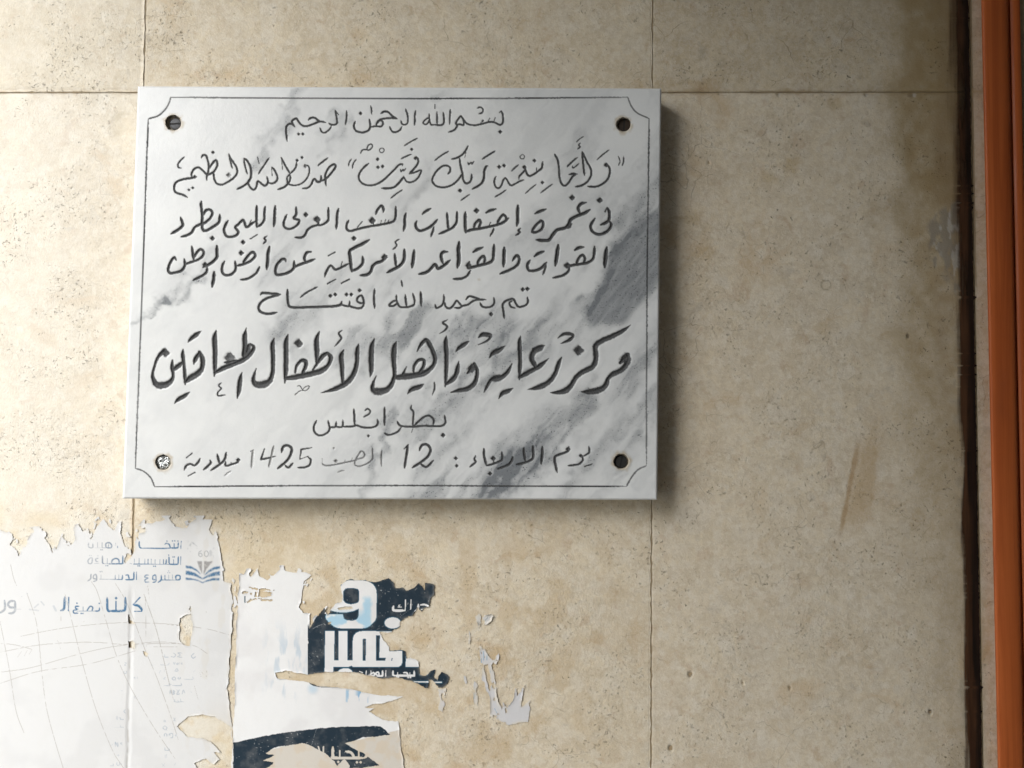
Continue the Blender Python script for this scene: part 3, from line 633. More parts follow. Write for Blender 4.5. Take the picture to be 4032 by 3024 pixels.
cover = np.maximum(cover, sst(30, 18, px_in + (stk - .5) * 12))
cover = np.clip(cover, 0, .98) * sst(0, .04, us[None, :])
grid('varnish_streak', P(Xv, Yv, 0.0003 + 0.0002 * us[None, :] + 0 * Yv), np.ones((len(ys) - 1, 43), bool), M_varn, wall, {'dark': drk, 'cover': cover}, True)

# ------------------------------------------------------------------ wooden door frame
frame = empty('door_frame', tuple(P(3900, 1512, 0.0)))
tag(frame, 'orange-brown varnished wooden door frame with rounded moulding along the right edge of the wall', 'door frame')
def moulding(name, prof, ya=YT, yb=YB, n=80):
    """profile [(offset px, depth m)] swept down the wall beside the slab edge"""
    V = []; m = len(prof)
    for y in np.linspace(ya, yb, n):
        x0 = 3863.0 + 0.0215 * y
        for o, d in prof: V.append(P(x0 + o, y, d))
    V = np.array(V).reshape(n, m, 3)
    grid(name, V, np.ones((n - 1, m - 1), bool), M_wood, frame, None, False)
a = np.linspace(0, math.pi, 18)
bead = [(0, -.004), (0, .010), (1, .0112)]
bead += [(53 - 51 * math.cos(t), .0112 + .0050 * math.sin(t) ** .6) for t in a[1:-1]] + [(105, .0108), (107, .0095), (109, .003), (112, .003)]
moulding('moulding', bead)
moulding('casing', [(112.5, .003), (113, .0085), (115, .0095), (150, .0098), (153, .009), (154, -.02), (176, -.02), (177, -.018), (420, -.018)])

# ------------------------------------------------------------------ marble plaque
T = 0.040
PC = [(543, 340), (2604, 349), (2588, 1968), (483, 1963)]
NX, NY = 940, 742
X, Y = bilin(PC, NX, NY)
plaque = empty('marble_plaque', tuple(P(1550, 1150, 0.0)))
tag(plaque, 'white marble plaque with grey veins, carved with black Arabic inscription, screwed to the stone wall', 'plaque')
wx = (fbm(X, Y, 60, 4, 1) - .5); wy = (fbm(X, Y, 60, 4, 2) - .5)
# veins: soft diagonal clouds plus the traced dark ones
th = math.radians(-52); U = X * math.cos(th) + Y * math.sin(th); Vv = -X * math.sin(th) + Y * math.cos(th)
n1 = fbm(U * .32 + wx * 90, Vv + wy * 120, 190, 5, 3); n2 = fbm(U * .25 + wx * 50, Vv + wy * 60, 62, 5, 5); n3 = fbm(X, Y, 420, 3, 6)
n4 = fbm(U * .4, Vv, 16, 3, 2)
right = sst(700, 2500, X + .4 * (Y - 1100))
vein = (.05 + .12 * right) * sst(.44, .66, n1) * (.4 + .9 * n3) + .13 * sst(.52, .72, n2) * (.30 + .70 * right) + .05 * (n4 - .4)
VT = [(1, [(2330, 1240), (2130, 1330), (1900, 1500), (1780, 1680), (1710, 1850), (1650, 1980)], 90, .30),
      (1, [(2590, 1330), (2300, 1620), (2050, 1790), (1900, 1960)], 85, .26), (1, [(2590, 1560), (2420, 1760), (2260, 1960)], 60, .26),
      (1, [(1500, 1110), (1330, 1150), (1180, 1200), (1150, 1300)], 75, .34), (1, [(1620, 1250), (1480, 1330), (1330, 1400)], 60, .28),
      (1, [(1960, 1270), (1760, 1330), (1620, 1380)], 60, .34), (1, [(660, 1165), (590, 1215), (515, 1278)], 16, .42), (1, [(760, 1100), (650, 1175)], 22, .3),
      (1, [(860, 960), (740, 1080), (640, 1140)], 50, .16), (1, [(1230, 900), (1120, 960), (1040, 1080)], 60, .2), (1, [(1100, 500), (1050, 570), (1010, 640)], 36, .26),
      (1, [(1560, 1600), (1500, 1760), (1430, 1960)], 26, .24), (1, [(1850, 1560), (1640, 1700)], 55, .22), (1, [(2100, 900), (1900, 1010), (1700, 1150)], 70, .12),
      (1, [(1360, 470), (1290, 540)], 28, .18), (1, [(1180, 340), (1130, 430)], 26, .2), (1, [(1660, 700), (1620, 800), (1560, 900)], 34, .2), (1, [(1780, 350), (1740, 400)], 20, .2),
      (1, [(2600, 700), (2500, 820), (2380, 900)], 50, .2), (1, [(2120, 1800), (1960, 1900), (1850, 1960)], 60, .3)]
Xw = X + wx * 150; Yw = Y + wy * 150
for _, pl, w, s in VT:
    q, _, _ = raster(Xw, Yw, [('s', np.array([[x, y, w] for x, y in pl], float), 1)], 2.2)
    vein += s * sst(1.9, .1, q) * (.45 + 1.1 * sst(.3, .7, n2))
patch = blur(inpoly(X + wx * 90, Y + wy * 90, [(2620, 770), (2540, 830), (2462, 890), (2410, 970), (2372, 1080), (2330, 1150), (2290, 1210), (2340, 1280), (2430, 1290), (2500, 1235), (2560, 1160), (2620, 1090)]), 5)
vein += patch * (.42 + .35 * (n2 - .5) + .3 * (n1 - .5) + .25 * sst(.5, .7, n4))
n5 = fbm(U * .16 + wx * 40, Vv + wy * 40, 34, 5, 1); n6 = fbm(U * .22, Vv, 11, 3, 4)
vein *= .62 + .52 * sst(.34, .60, n5) + .20 * (n6 - .5)
vein = np.clip(np.maximum(vein, patch * (.80 + .28 * (n5 - .5) + .30 * (n6 - .5))), 0, .92)
# grooves
LINES = [parse(b) for b in INSCRIPTION]
BORDER = parse([(0, 0, 1, """7.2 672,383 1200,387 1560,388 2000,387 2472,383
7.2 672,383 668,400 653,428 624,455 584,468
7.2 584,468 575,700 560,1140 546,1500 533,1844
7.2 533,1844 566,1856 594,1882 609,1917
7.2 609,1917 1100,1913 1600,1912 2100,1914 2467,1915
7.2 2467,1915 2487,1879 2513,1849 2545,1834
7.2 2545,1834 2548,1140 2552,800 2556,467
7.2 2556,467 2508,444 2485,416 2472,383""")])
jit = (vn(X, Y, 4.5, 1) - .5) * .34 + (vn(X, Y, 11, 2) - .5) * .16
spk = vn(X, Y, 3.2, 4)
best = np.full(X.shape, 9.0, np.float32); which = np.full(X.shape, -1); groove = np.zeros(X.shape); paint = np.zeros(X.shape)
for i, st in enumerate(LINES + [BORDER]):
    q, hw, op = raster(X, Y, st, 1.45)
    small = np.clip(4.0 / np.maximum(hw, .5), .6, 1.2)
    q = q + jit * small
    k = q < best; which[k & (q < 1.12)] = i; best = np.minimum(best, q)
    if i == len(LINES): hw = hw * .55; op = op * (.72 + .4 * fbm(X, Y, 200, 2, 3)) * sst(-.2, .5, .75 - .45 * sst(2300, 2560, X) * sst(700, 1500, Y))
    g = np.minimum(hw * .78, 7.0) * 0.0003 * np.clip(1.12 - q, 0, 1)
    groove = np.maximum(groove, g)
    worn = sst(-.02, .26, spk + .35 * (op - .25))
    paint = np.maximum(paint, sst(1.06, .72, q) * op * worn * .97)
HOLES = [(683, 484, 29), (2456, 491, 27), (643, 1821, 28), (2446, 1817, 28)]
hole = np.zeros(X.shape); soil = np.zeros(X.shape)
for hx, hy, r in HOLES:
    dd = np.hypot(X - hx, Y - hy); hole = np.maximum(hole, sst(r + 2.2, r - .5, dd + (vn(X, Y, 9, 3) - .5) * 3))
    soil = np.maximum(soil, sst(r + 17, r, dd + (vn(X, Y, 14, 5) - .5) * 16) * .62)
# hair scratches and a pale chip
SCR = parse([(480, 1140, .50633, """3 200,1010 430,950;3 250,1060 500,990;3 300,1160 620,1010;2.4 1170,920 1120,1240;2.4 1040,940 1010,1260;3 1420,1310 2000,1280;2.4 1500,880 1700,1180;2.4 1760,930 2080,1140;2.4 1600,1250 2150,1190;2 1900,860 1960,1030
2.4 370,1510 760,1480;3 2030,1000 2020,1350;2.4 1650,1150 1640,1330;2 1730,1130 1745,1320;2 1850,1090 1840,1310;2 1920,1090 1930,1300""")])
qs, _, _ = raster(X, Y, SCR); scr = sst(1.1, .4, qs)
edge_d = np.minimum(np.minimum(np.arange(NX)[None, :], NX - 1 - np.arange(NX)[None, :]), np.minimum(np.arange(NY)[:, None], NY - 1 - np.arange(NY)[:, None])) * 2.2
bev = np.clip(1 - edge_d / 7.0, 0, 1)
dep = T - groove - hole * .0075 - 0.0018 * bev ** 2 - scr * .00012
vein = vein * (1 - scr * .5) * (1 - .8 * bev); paint = paint * (1 - hole)
chip = sst(9, 3, np.hypot((X - 1886), (Y - 1100)) + (vn(X, Y, 6, 2) - .5) * 6); soil = np.maximum(soil, chip * .35)
W = P(X, Y, dep)
fw = np.full((NY - 1, NX - 1), -1); s4 = np.stack([which[:-1, :-1], which[1:, :-1], which[1:, 1:], which[:-1, 1:]], -1)
fw = s4.max(-1)
at = {'vein': vein, 'paint': paint, 'soil': soil}
grid('slab', W, fw < 0, M_marble, plaque, at, False, None)
for i in range(len(LINES)): grid('inscription_line', W, fw == i, M_marble, plaque, at)
grid('border_line', W, fw == len(LINES), M_marble, plaque, at)
r = rim(NY, NX); R0 = W.reshape(-1, 3)[r]; R1 = R0.copy(); R1[:, 1] = -0.0008
n = len(r); j = np.arange(n); k = (j + 1) % n
quads('slab_edge', np.vstack([R0, R1]), np.stack([k, j, n + j, n + k], -1), M_marble, plaque,
      {'vein': np.zeros(2 * n) + .05, 'paint': np.zeros(2 * n), 'soil': np.zeros(2 * n) + .25})

def screw(hx, hy, r, mat, label, ang, dep, foil=False):
    bm = bmesh.new(); c = P(hx, hy, dep); rm = r * 0.0003; seg = 28
    prof = [(0, .0008), (.55, .0007), (.85, .0004), (1, -.0002), (1, -.003)]
    rings = []
    for q, (rr, zz) in enumerate(prof):
        if rr == 0: rings.append([bm.verts.new((0, -zz, 0))]); continue
        ring = []
        for i in range(seg):
            t = 2 * math.pi * i / seg; x, z = math.cos(t) * rr * rm, math.sin(t) * rr * rm
            ring.append(bm.verts.new((x, -zz, z)))
        rings.append(ring)
    for i in range(seg): bm.faces.new((rings[0][0], rings[1][(i + 1) % seg], rings[1][i]))
    for q in range(1, len(rings) - 1):
        for i in range(seg): bm.faces.new((rings[q][i], rings[q][(i + 1) % seg], rings[q + 1][(i + 1) % seg], rings[q + 1][i]))
    if foil:
        bmesh.ops.subdivide_edges(bm, edges=bm.edges[:], cuts=1, use_grid_fill=True)
        rg = np.random.RandomState(3)
        for v in bm.verts:
            v.co += Vector((rg.uniform(-1, 1), rg.uniform(-1.2, 1.2), rg.uniform(-1, 1))) * .00035
    bmesh.ops.recalc_face_normals(bm, faces=bm.faces[:])
    me = bpy.data.meshes.new('screw'); bm.to_mesh(me); bm.free(); me.transform(__import__('mathutils').Matrix.Translation(Vector(c)))
    o = link('screw', me, mat, plaque)
    if label: o['label'] = label
    if not foil:
        ca, sa = math.cos(ang), math.sin(ang); w = .12 * rm
        V = [(ca * u * rm * .97 - sa * v * w, -.0010, sa * u * rm * .97 + ca * v * w) for u, v in ((-1, -1), (1, -1), (1, 1), (-1, 1))]
        quads('slot', np.array(V) + c, np.array([[0, 1, 2, 3]]), M_slot, None).parent = o
        s = col.objects[-1]; s.matrix_parent_inverse.identity(); s.data.transform(__import__('mathutils').Matrix.Translation(-plaque.location))
M_slot = plain('slot_dark', (0.012, 0.011, 0.010), .8)  # near-black strip laid over the screw head as its slot
M_foil = plain('crumpled_foil', (0.42, 0.43, 0.42), .30, 1.0, 120, .5)
screw(691, 488, 23, M_screw, 'grey slotted screw head', 0.05, T - .0038)
screw(2457, 492, 25, M_rust, 'rusted dark screw deep in its hole', 1.5, T - .0058)
screw(643, 1821, 26, M_foil, 'glinting crumpled metal plug', 0, T - .0022, True)
screw(2445, 1818, 25, M_screw_dark if 'M_screw_dark' in globals() else M_rust, 'dark slotted screw', 1.35, T - .0050)
# ------------------------------------------------------------------ torn posters and paper scraps
def tr(pts, ox, oy, s): return [(ox + x * s, oy + y * s) for x, y in pts]
def pp(txt): return [tuple(map(float, t.split(','))) for t in txt.split()]
WHITE = np.array([0.715, 0.71, 0.69]); DARK = np.array([0.012, 0.026, 0.040]); BLUE = np.array([0.038, 0.135, 0.250]); GREY = np.array([0.33, 0.34, 0.35])
PALE = np.array([0.56, 0.50, 0.40])
def ragged(X, Y, polys, amp, sc_=26, seed=1):
    """inside any polygon, its outline torn by noise"""
    dx = (fbm(X, Y, sc_, 4, seed) - .5) * amp * 2.2; dy = (fbm(X, Y, sc_, 4, seed + 3) - .5) * amp * 2.2
    m = np.zeros(X.shape, bool)
    for p in polys: m |= inpoly(X + dx, Y + dy, p)
    return m
def lattice(x0, x1, y0, y1, st):
    return np.meshgrid(np.arange(x0, x1, st), np.arange(y0, y1, st))
def sheet(X, Y, m, C, parts, name, label, group=None, lift=.0011, extra=0.0, fibre=.35, cat='poster'):
    """a torn sheet glued to the wall: paper plus the printed areas as parts that meet it edge to edge"""
    c = blur(m, 4); e = np.clip(1 - c, 0, .5) * 2
    curl = e ** 1.5 * lift * sst(.38, .72, fbm(X, Y, 46, 3, 2))
    d = .00055 + curl + .00022 * fbm(X, Y, 90, 4, 3) + extra
    f = m[:-1, :-1] & m[1:, :-1] & m[1:, 1:] & m[:-1, 1:]
    ys, xs = np.where(m)
    root = empty(name, tuple(P(X[0, xs].mean(), Y[ys, 0].max(), 0.0)))
    tag(root, label, cat, group)
    W = P(X, Y, d); rest = f.copy()
    ft = np.clip(e * 1.5, 0, 1) * sst(.36, .62, fbm(X, Y * .6, 22, 4, 5)) * fibre
    C = C * (1 - ft[..., None]) + np.array([.66, .60, .485]) * ft[..., None]
    for pn, pm, pl in parts:
        k = f & (pm[:-1, :-1] | pm[1:, 1:]) & rest; rest &= ~k
        if k.any():
            o = grid(pn, W, k, M_paper, root, {'Col': C})
            if pl: o['label'] = pl
    grid('paper', W, rest, M_paper, root, {'Col': C})
    return root
def lay(C, m, c, a=1.0):
    a = (np.clip(m.astype(np.float32), 0, 1) * a)[..., None]; C[:] = C * (1 - a) + np.asarray(c) * a

# --- left poster: blue lettering, book emblem with 60
X, Y = lattice(-330, 925, 2030, 3200, 1.9)
q5 = .6292; q7 = .40687
out = tr(pp("-820,215 -300,235 0,205 60,235 120,240 130,300 90,360 170,410 180,470 240,380 262,300 300,240 380,215 440,300 490,380 520,445 570,350 590,260 612,230 610,290 665,365 720,320 740,200 760,165 790,225 832,205 850,260 885,310 920,220 960,150 1000,105 1060,190 1100,215 1150,130 1180,125 1165,240 1190,330 1212,400 1212,545 1250,490 1300,420 1330,330 1345,240 1395,230 1400,145 1480,140 1580,112 1640,112 1700,180 1800,190 1860,135 1920,100 2060,115 2020,215 2060,262 2110,300 2130,420 2150,560 2165,700"), 0, 2000, q7)
out += tr(pp("1445,500 1458,700 1447,860 1437,1000 1425,1160 1440,1300 1452,1400 1455,1660 1458,2020 -520,2020"), 0, 1980, q5)
m = ragged(X, Y, [out], 5.5)
hol = [tr(pp(h), 0, 1980, q5) for h in ("1110,1395 1180,1340 1260,1322 1340,1340 1440,1400 1470,1660 1230,1660 1215,1630 1290,1600 1340,1640 1380,1610 1340,1560 1390,1565 1330,1500 1260,1470 1170,1460",
       "1130,730 1170,690 1195,652 1190,720 1205,760 1200,830 1185,890 1150,885 1130,870 1120,800", "803,868 830,860 845,880 842,905 808,905", "807,684 814,690 816,735 845,755 808,756", "900,930 925,945 915,965 903,955")]
m &= ~ragged(X, Y, hol, 5.5, 30, 2)
m |= (blur(m, 12) > .10) & (fbm(X, Y * .7, 26, 5, 5) > .575) & (Y < 2420)
C = np.ones(X.shape + (3,), np.float32) * WHITE * .91
lay(C, sst(.50, .68, fbm(X, Y, 150, 4, 4)), (0.585, .58, .565), .5)
lay(C, sst(.56, .7, fbm(X * 2.2, Y, 70, 4, 6)) * sst(600, 850, X), (0.60, .57, .51), .45)
lay(C, sst(760, 905, X + (fbm(X, Y, 60, 4, 1) - .5) * 190) * sst(2700, 2850, Y), (0.60, .55, .47), .35)
# worn printing: blue fading to grey on the left
fade = fbm(X, Y, 60, 4, 2); wear = sst(.30, .46, vn(X, Y, 5, 2) * .55 + fade * .45)
def ink(blocks, strength=1.0, fadex=None):
    q, hw, op = raster(X, Y, parse(blocks), 1.1)
    mk = sst(1.08, .72, q) * op * strength
    cc = BLUE[None, None, :] * np.ones(X.shape + (1,))
    if fadex is not None:
        t = np.clip(sst(fadex[1], fadex[0], X) * .8 + .5 * (fade - .45), 0, 1)[..., None]; cc = cc * (1 - t) + GREY * t
    a = (mk * (.66 + .34 * wear))[..., None]; C[:] = C * (1 - a) + cc * a
    return q < 1.0
k2 = .25316
t1 = ink([(330, 2090, k2, """L 26 1516,162 1508,278;26 1470,185 1466,250 1440,268 1340,268;D12 1465,160;L 26 1405,200 1405,262;D12 1380,158 1415,158
26 1258,210 1290,195 1330,215 1345,268;D12 1293,160;L 26 1440,270 1200,272 900,272;26 905,272 872,258 862,220 862,165
25 345,262 342,205 390,182 428,215 420,262 345,262;L 22 388,195 380,262;L 22 285,182 285,262;L 22 420,264 290,264;D11 265,295 290,295;L 20 215,185 215,262;@.5 L 20 285,264 175,264
@.8 22 78,185 70,235 95,262 138,258 140,200;@.7 L 20 495,190 490,225;@.8 L 28 527,235 525,265
L 26 1508,403 1506,527;26 1470,400 1466,500 1440,522 1335,522;L 26 1395,450 1395,520;D12 1385,408 1408,406;26 1325,400 1325,490 1345,520;15 1330,368 1318,378 1330,388
L 28 1335,522 775,518;26 1285,445 1280,500 1260,520
L 24 1240,448 1238,518;L 24 1185,448 1183,518;L 24 1110,448 1108,518;L 24 1050,442 1048,516;L 24 1000,442 998,516;L 24 950,442 948,516;L 24 860,435 858,516;L 20 785,440 785,512
D12 1085,551 1112,551 842,546 868,546;@.7 18 720,505 750,515
26 608,390 606,480 585,512 380,514;25 430,512 445,455 500,430 545,455 548,510;L 25 365,430 363,514;L 26 380,514 310,514;25 318,514 292,495 290,390;D12 345,542 372,542
@.75 22 165,508 238,508;@.75 22 225,425 185,440 190,470 225,485;@.7 D10 218,390;@.75 22 95,425 65,465 75,505 122,503 130,425 92,425;@.7 D10 90,385 115,385
26 1440,768 1428,715 1460,690 1495,705 1492,755 1440,768;L 28 1440,768 1200,766;L 24 1378,690 1378,765;@.6 L 24 1320,690 1320,765;L 24 1262,690 1262,765;@.7 D10 1320,625 1308,652 1335,652
26 1205,690 1200,765 1155,803;25 1075,700 1112,690 1125,740 1115,790 1072,803;25 1075,705 1075,755 1120,758
@.8 25 1010,690 965,692 952,720 1000,735;@.8 25 1000,735 955,760 960,798 1015,797
L 29 822,640 820,762;28 780,640 778,735 755,758 645,760;26 650,690 690,690 705,755;25 602,690 598,745 575,758;L 26 598,757 250,752;L 24 545,690 543,757;L 24 490,690 488,757
L 24 268,690 266,752;D11 255,636 282,634;25 150,695 185,680 200,720 195,770 150,788;24 150,695 152,742 200,750;25 112,670 105,745 60,782""")], .95, (360, 520))
t2 = ink([(0, 2320, .28933, """L 39 1905,112 1812,212;37 1812,212 1880,225 1925,270 1928,300;L 37 1930,300 1830,302
38 1706,112 1704,260 1670,294 1500,296;L 37 1578,165 1578,294;D20 1580,122;37 1520,296 1465,280 1458,115
21 1355,250 1345,292 1290,298;21 1250,298 1262,250 1225,235 1180,298;L 21 1350,298 1050,298;L 20 1130,238 1130,298;21 1078,232 1030,235 1030,262 1062,272;21 1050,278 1000,292 1008,325 1065,325;D12 1048,190 1105,330 1130,330 1350,193
L 37 936,110 930,292;37 880,105 872,260 825,292
@.85 34 62,150 64,270 -10,328;@.85 34 200,160 140,165 110,205 135,245 205,250;@.85 34 205,165 205,280 170,325 115,328;@.5 23 215,272 285,272
@.3 46 470,250 520,205;@.3 41 560,170 600,215;@.3 46 400,275 520,290;@.25 69 730,230 760,290;@.5 D8 295,100 370,60""")], 1.0, (40, 330))
# faint small lettering of the lists below
t3 = ink([(400, 2520, .30377, """@.45 13 1200,170 1165,205 1185,235 1220,215;@.4 13 1045,170 990,168 1020,195 985,215 1045,225;@.4 13 930,170 960,190 940,220 900,215;@.35 12 870,222 820,222 820,190
@.32 12 930,285 942,315 955,285;@.32 12 985,295 970,312 990,315 990,295;@.32 12 1005,315 1005,297 1015,294;@.32 12 1030,285 1030,315;@.3 12 1050,297 1035,305 1052,315;@.25 12 880,300 850,325 760,322;@.22 12 690,322 640,325
@.35 12 950,400 975,370 990,400 940,402;@.25 12 820,375 820,410;@.25 12 770,395 755,410 750,430;@.25 12 1210,400 1190,408
@.4 13 940,475 915,500 935,520 960,500 940,475;@.4 13 950,510 965,525;@.38 13 1000,480 990,500 1020,500 1020,480;@.3 12 830,480 805,500 830,510;@.25 12 1180,475 1180,510 1070,508
@.4 13 1030,560 1030,590 920,588;@.35 12 990,560 990,588;@.35 12 905,575 870,570 880,590 810,588
@.42 13 975,645 1010,700;@.42 13 1010,645 975,700 1010,702;@.42 13 935,650 925,672 945,690 930,705 925,685 945,668 935,650;@.35 13 1045,700 1060,650 1080,690;@.35 12 885,700 888,655 900,690 903,650;@.3 12 1155,678 1172,678
@.4 13 950,770 950,800 1060,800;@.4 12 985,780 1000,795;@.4 12 1025,765 1025,800
@.4 13 930,1010 960,1050;@.4 13 960,1010 930,1050;@.4 12 945,1005 945,1055;@.3 12 820,1035 805,1055 830,1058 820,1035;@.42 13 820,1110 795,1140 830,1165 845,1135 820,1110;@.42 13 830,1150 848,1168;@.35 12 955,1155 900,1155
@.42 13 815,1250 820,1215 845,1220 845,1250;@.42 13 865,1250 865,1215;@.42 13 890,1240 880,1220 920,1215 920,1262 890,1270;@.3 13 975,1220 955,1240 980,1245
@.38 13 820,1395 825,1430 880,1425 850,1395;@.38 13 825,1490 825,1530;@.38 13 845,1485 845,1528;@.3 12 780,1600 820,1640;@.3 12 820,1600 785,1640;@.3 12 965,1590 940,1625
@.42 13 190,990 190,1030;@.42 13 205,990 205,1030;@.35 12 225,1010 245,1010 245,1030 290,1030;@.3 12 170,1130 250,1130;@.3 12 240,1100 250,1130 290,1130
@.42 14 180,1380 180,1325 210,1380 210,1325;@.35 12 270,1335 245,1340 268,1360;@.3 12 150,1345 130,1365;@.3 13 215,1480 215,1510;@.3 13 200,1495 232,1495;@.35 13 200,1580 200,1620 230,1620 230,1580;@.35 12 245,1625 262,1600;@.3 12 150,1600 150,1630 110,1630
@.4 13 290,400 295,430 320,430 320,400;@.35 12 300,290 320,300 300,325 320,335;@.35 13 310,900 290,925 310,950;@.3 12 440,480 420,490 440,500;@.3 12 460,475 460,500;@.25 12 430,725 425,750 465,750;@.25 12 255,655 275,660""")], .95, None)
emb = np.zeros(X.shape, bool)
def area(poly, c, a, torn=0.0):
    p = tr(pp(poly), 330, 2090, k2); k = inpoly(X, Y, p); f = blur(k, 1, 1)
    if torn: f = f * sst(torn, torn + .16, fbm(X, Y, 26, 4, 3))
    lay(C, f * (.72 + .28 * wear), c, a); return k
area("1605,155 1700,180 1760,240 1790,330 1700,390 1640,350 1605,240", GREY, .85, .40); area("1960,230 2090,290 2065,430 1980,470 1950,400", GREY, .5, .42)
emb |= area("1760,470 1840,470 1842,680 1790,560", (.20, .19, .18), .8); emb |= area("1870,470 1940,480 2010,470 1960,530 1900,610 1864,690", (.20, .19, .18), .8)
for b in ("1588,542 1660,548 1740,590 1800,650 1835,700 1830,692 1760,632 1680,592 1588,580", "1588,620 1650,628 1730,655 1800,705 1848,738 1848,756 1790,737 1720,703 1640,687 1588,682", "1582,728 1660,735 1760,755 1848,800 1848,816 1780,783 1700,764 1582,762",
          "2118,548 2020,566 1940,614 1890,668 1862,702 1880,692 1950,645 2030,604 2118,590", "2118,628 2010,648 1920,688 1848,738 1848,758 1930,722 2030,702 2118,697", "2112,735 2000,738 1910,768 1848,800 1848,816 1920,788 2010,770 2112,772"):
    emb |= area(b, BLUE, .96)
C0 = C.copy(); q, _, _ = raster(X, Y, parse([(330, 2090, k2, "17 1832,305 1792,335 1786,380 1815,402 1842,380 1815,348 1790,370;17 1905,308 1878,335 1878,380 1905,402 1934,380 1932,335 1905,308")]))
lay(C, sst(1.1, .75, q), (.36, .36, .36), .8); emb |= q < 1
# pencil-thin scratches through the paper, crease over the joint
q, hw, _ = raster(X, Y, parse([(0, 1980, q5, """4 0,740 60,1050 100,1300 150,1440;4 165,555 230,760 260,1040 290,1280 350,1510 395,1659 430,1800;4 405,565 450,740 510,980 600,1290 700,1540 760,1640 840,1760;4 570,490 610,560 670,760 730,960 820,1160 960,1400 1095,1600
4 720,500 800,640 900,900 980,1090 1060,1310 1115,1480;5 900,570 980,800 1040,1050 1085,1230;4 130,835 300,800 460,775 660,755 820,750 1000,755 1120,765 1300,790 1440,828;4 0,935 240,890 480,873 640,875 780,885 1000,870 1190,890
4 0,1060 200,1030 500,945 740,895 1000,880 1200,890 1300,945;4 0,1130 240,1055 520,1015 700,970 850,925;4 0,878 100,890 205,918;4 65,380 85,470 105,520;4 1030,760 1130,770;5 960,900 1110,900;5 910,590 915,900
4 110,965 135,930;4 150,960 170,925;4 180,950 200,920;4 360,860 380,915;4 1215,1140 1240,1230;4 1255,1050 1275,1075;5 925,520 935,600;3 380,690 382,740;3 1290,680 1288,740;4 520,745 540,735;3 1250,1060 1258,1090;3 1295,1040 1290,1090""")]), 1.2)
lay(C, sst(1.1, .5, q) * sst(.05, .45, vn(X, Y, 9, 5)), (.27, .23, .185), .66)
cre = sst(15, 0, np.abs(X - jl(Y) - 3 - (fbm(X, Y, 60, 3, 4) - .5) * 9)) * sst(2290, 2380, Y)
lay(C, sst(5, 1, np.abs(X - jl(Y) - 1 - (fbm(X, Y, 40, 3, 4) - .5) * 9)) * sst(2560, 2640, Y) * sst(.35, .5, fbm(X, Y, 40, 3, 1)), (.34, .31, .27), .5)
sheet(X, Y, m, C, [('emblem', emb, 'blue open book emblem with the number 60'), ('printed_heading', t1, None), ('printed_slogan', t2, None), ('printed_list', t3 & (X < 600), None), ('printed_list', t3 & (X >= 600), None)], 'torn_poster',
      'large white torn poster with blue Arabic lettering and book emblem at the lower left', lift=.0008, extra=-.0007 * cre)

# --- middle poster: black and white lettering block
X, Y = lattice(890, 1800, 2205, 3200, 1.5)
k6 = .57866; k4 = .27725; k5 = .30741
g6 = lambda t: tr(pp(t), 880, 2160, k6); g4 = lambda t: tr(pp(t), 1190, 2260, k4); g5 = lambda t: tr(pp(t), 900, 2820, k5)
pa = g6("105,165 130,178 160,140 188,188 230,130 245,188 300,215 340,178 400,122 430,150 480,160 552,160 600,182 552,230 535,300 528,360 515,400 545,435 590,440 590,850 575,860 430,835 350,845 370,880 440,890 575,905 640,935 770,942 870,955 990,985 1100,1000 1232,1008 1150,1040 1000,1065 965,1080 1030,1092 990,1105 1080,1160 1190,1180 1200,1240 1205,1330 1225,1420 1240,1900 30,1900 62,1320 75,1000 82,700 95,400")
pb = g4("75,1430 80,690 100,770 200,620 240,570 300,470 325,500 320,560 350,580 395,520 440,460 470,420 560,390 575,330 550,220 545,140 620,95 690,70 800,90 900,90 980,110 1060,110 1130,80 1230,60 1290,120 1320,200 1440,185 1470,240 1560,210 1660,130 1740,230 1750,120 1850,140 1890,160 1880,280 1820,380 1800,460 1730,490 1690,540 1640,480 1560,590 1450,630 1390,680 1400,750 1290,800 1280,830 1100,830 1150,930 1190,970 1240,1060 1235,1090 1420,1080 1470,1100 1475,1200 1540,1180 1660,1240 1665,1310 1670,1440 1760,1440 1830,1370 1890,1360 1870,1470 1920,1500 1960,1410 2000,1380 2092,1460 2075,1540 2000,1600 1990,1620 1930,1620 1880,1530 1800,1500 1785,1620 1740,1610 1620,1550 1500,1510 1330,1470 1130,1490 1020,1460 900,1430 740,1390 560,1395 300,1395")
m = ragged(X, Y, [pa], 4.5, 24, 1) | ragged(X, Y, [pb], 4.0, 13, 2)
scratch = [g6(h) for h in ("160,255 250,275 345,280 250,290 165,262", "180,300 240,290 330,300 320,320 260,330 200,325", "160,360 200,345 260,340 200,352 165,368", "250,350 330,348 330,356 255,356", "130,296 160,288 162,300 130,303")]
m &= ~ragged(X, Y, scratch, 5, 10, 3)
m &= ~ragged(X, Y, [g4("500,490 620,460 700,470 720,490 640,500 520,510"), g4("360,690 410,680 400,705 370,715"), g4("640,470 665,462 660,492 645,492")], 3, 10, 4)
m |= (blur(m, 10) > .12) & (fbm(X, Y * .7, 22, 5, 5) > .60) & (X < 1290) & (Y < 2480)
C = np.ones(X.shape + (3,), np.float32) * WHITE * 1.06
lay(C, sst(.46, .68, fbm(X, Y, 120, 4, 4)), (0.66, .645, .63), .5)
sm = sst(.52, .70, fbm(X * 2.4, Y * .7, 60, 5, 2))
lay(C, sm * sst(1010, 1100, X) * sst(1240, 1180, X) * sst(2420, 2560, Y) * sst(2800, 2700, Y), (.36, .47, .56), .5)
lay(C, sst(34, 6, np.abs(X - 1425)) * sst(.45, .6, fbm(X, Y * .3, 12, 3, 3)) * sst(2706, 2716, Y) * sst(2772, 2764, Y), (.07, .30, .52), .85)
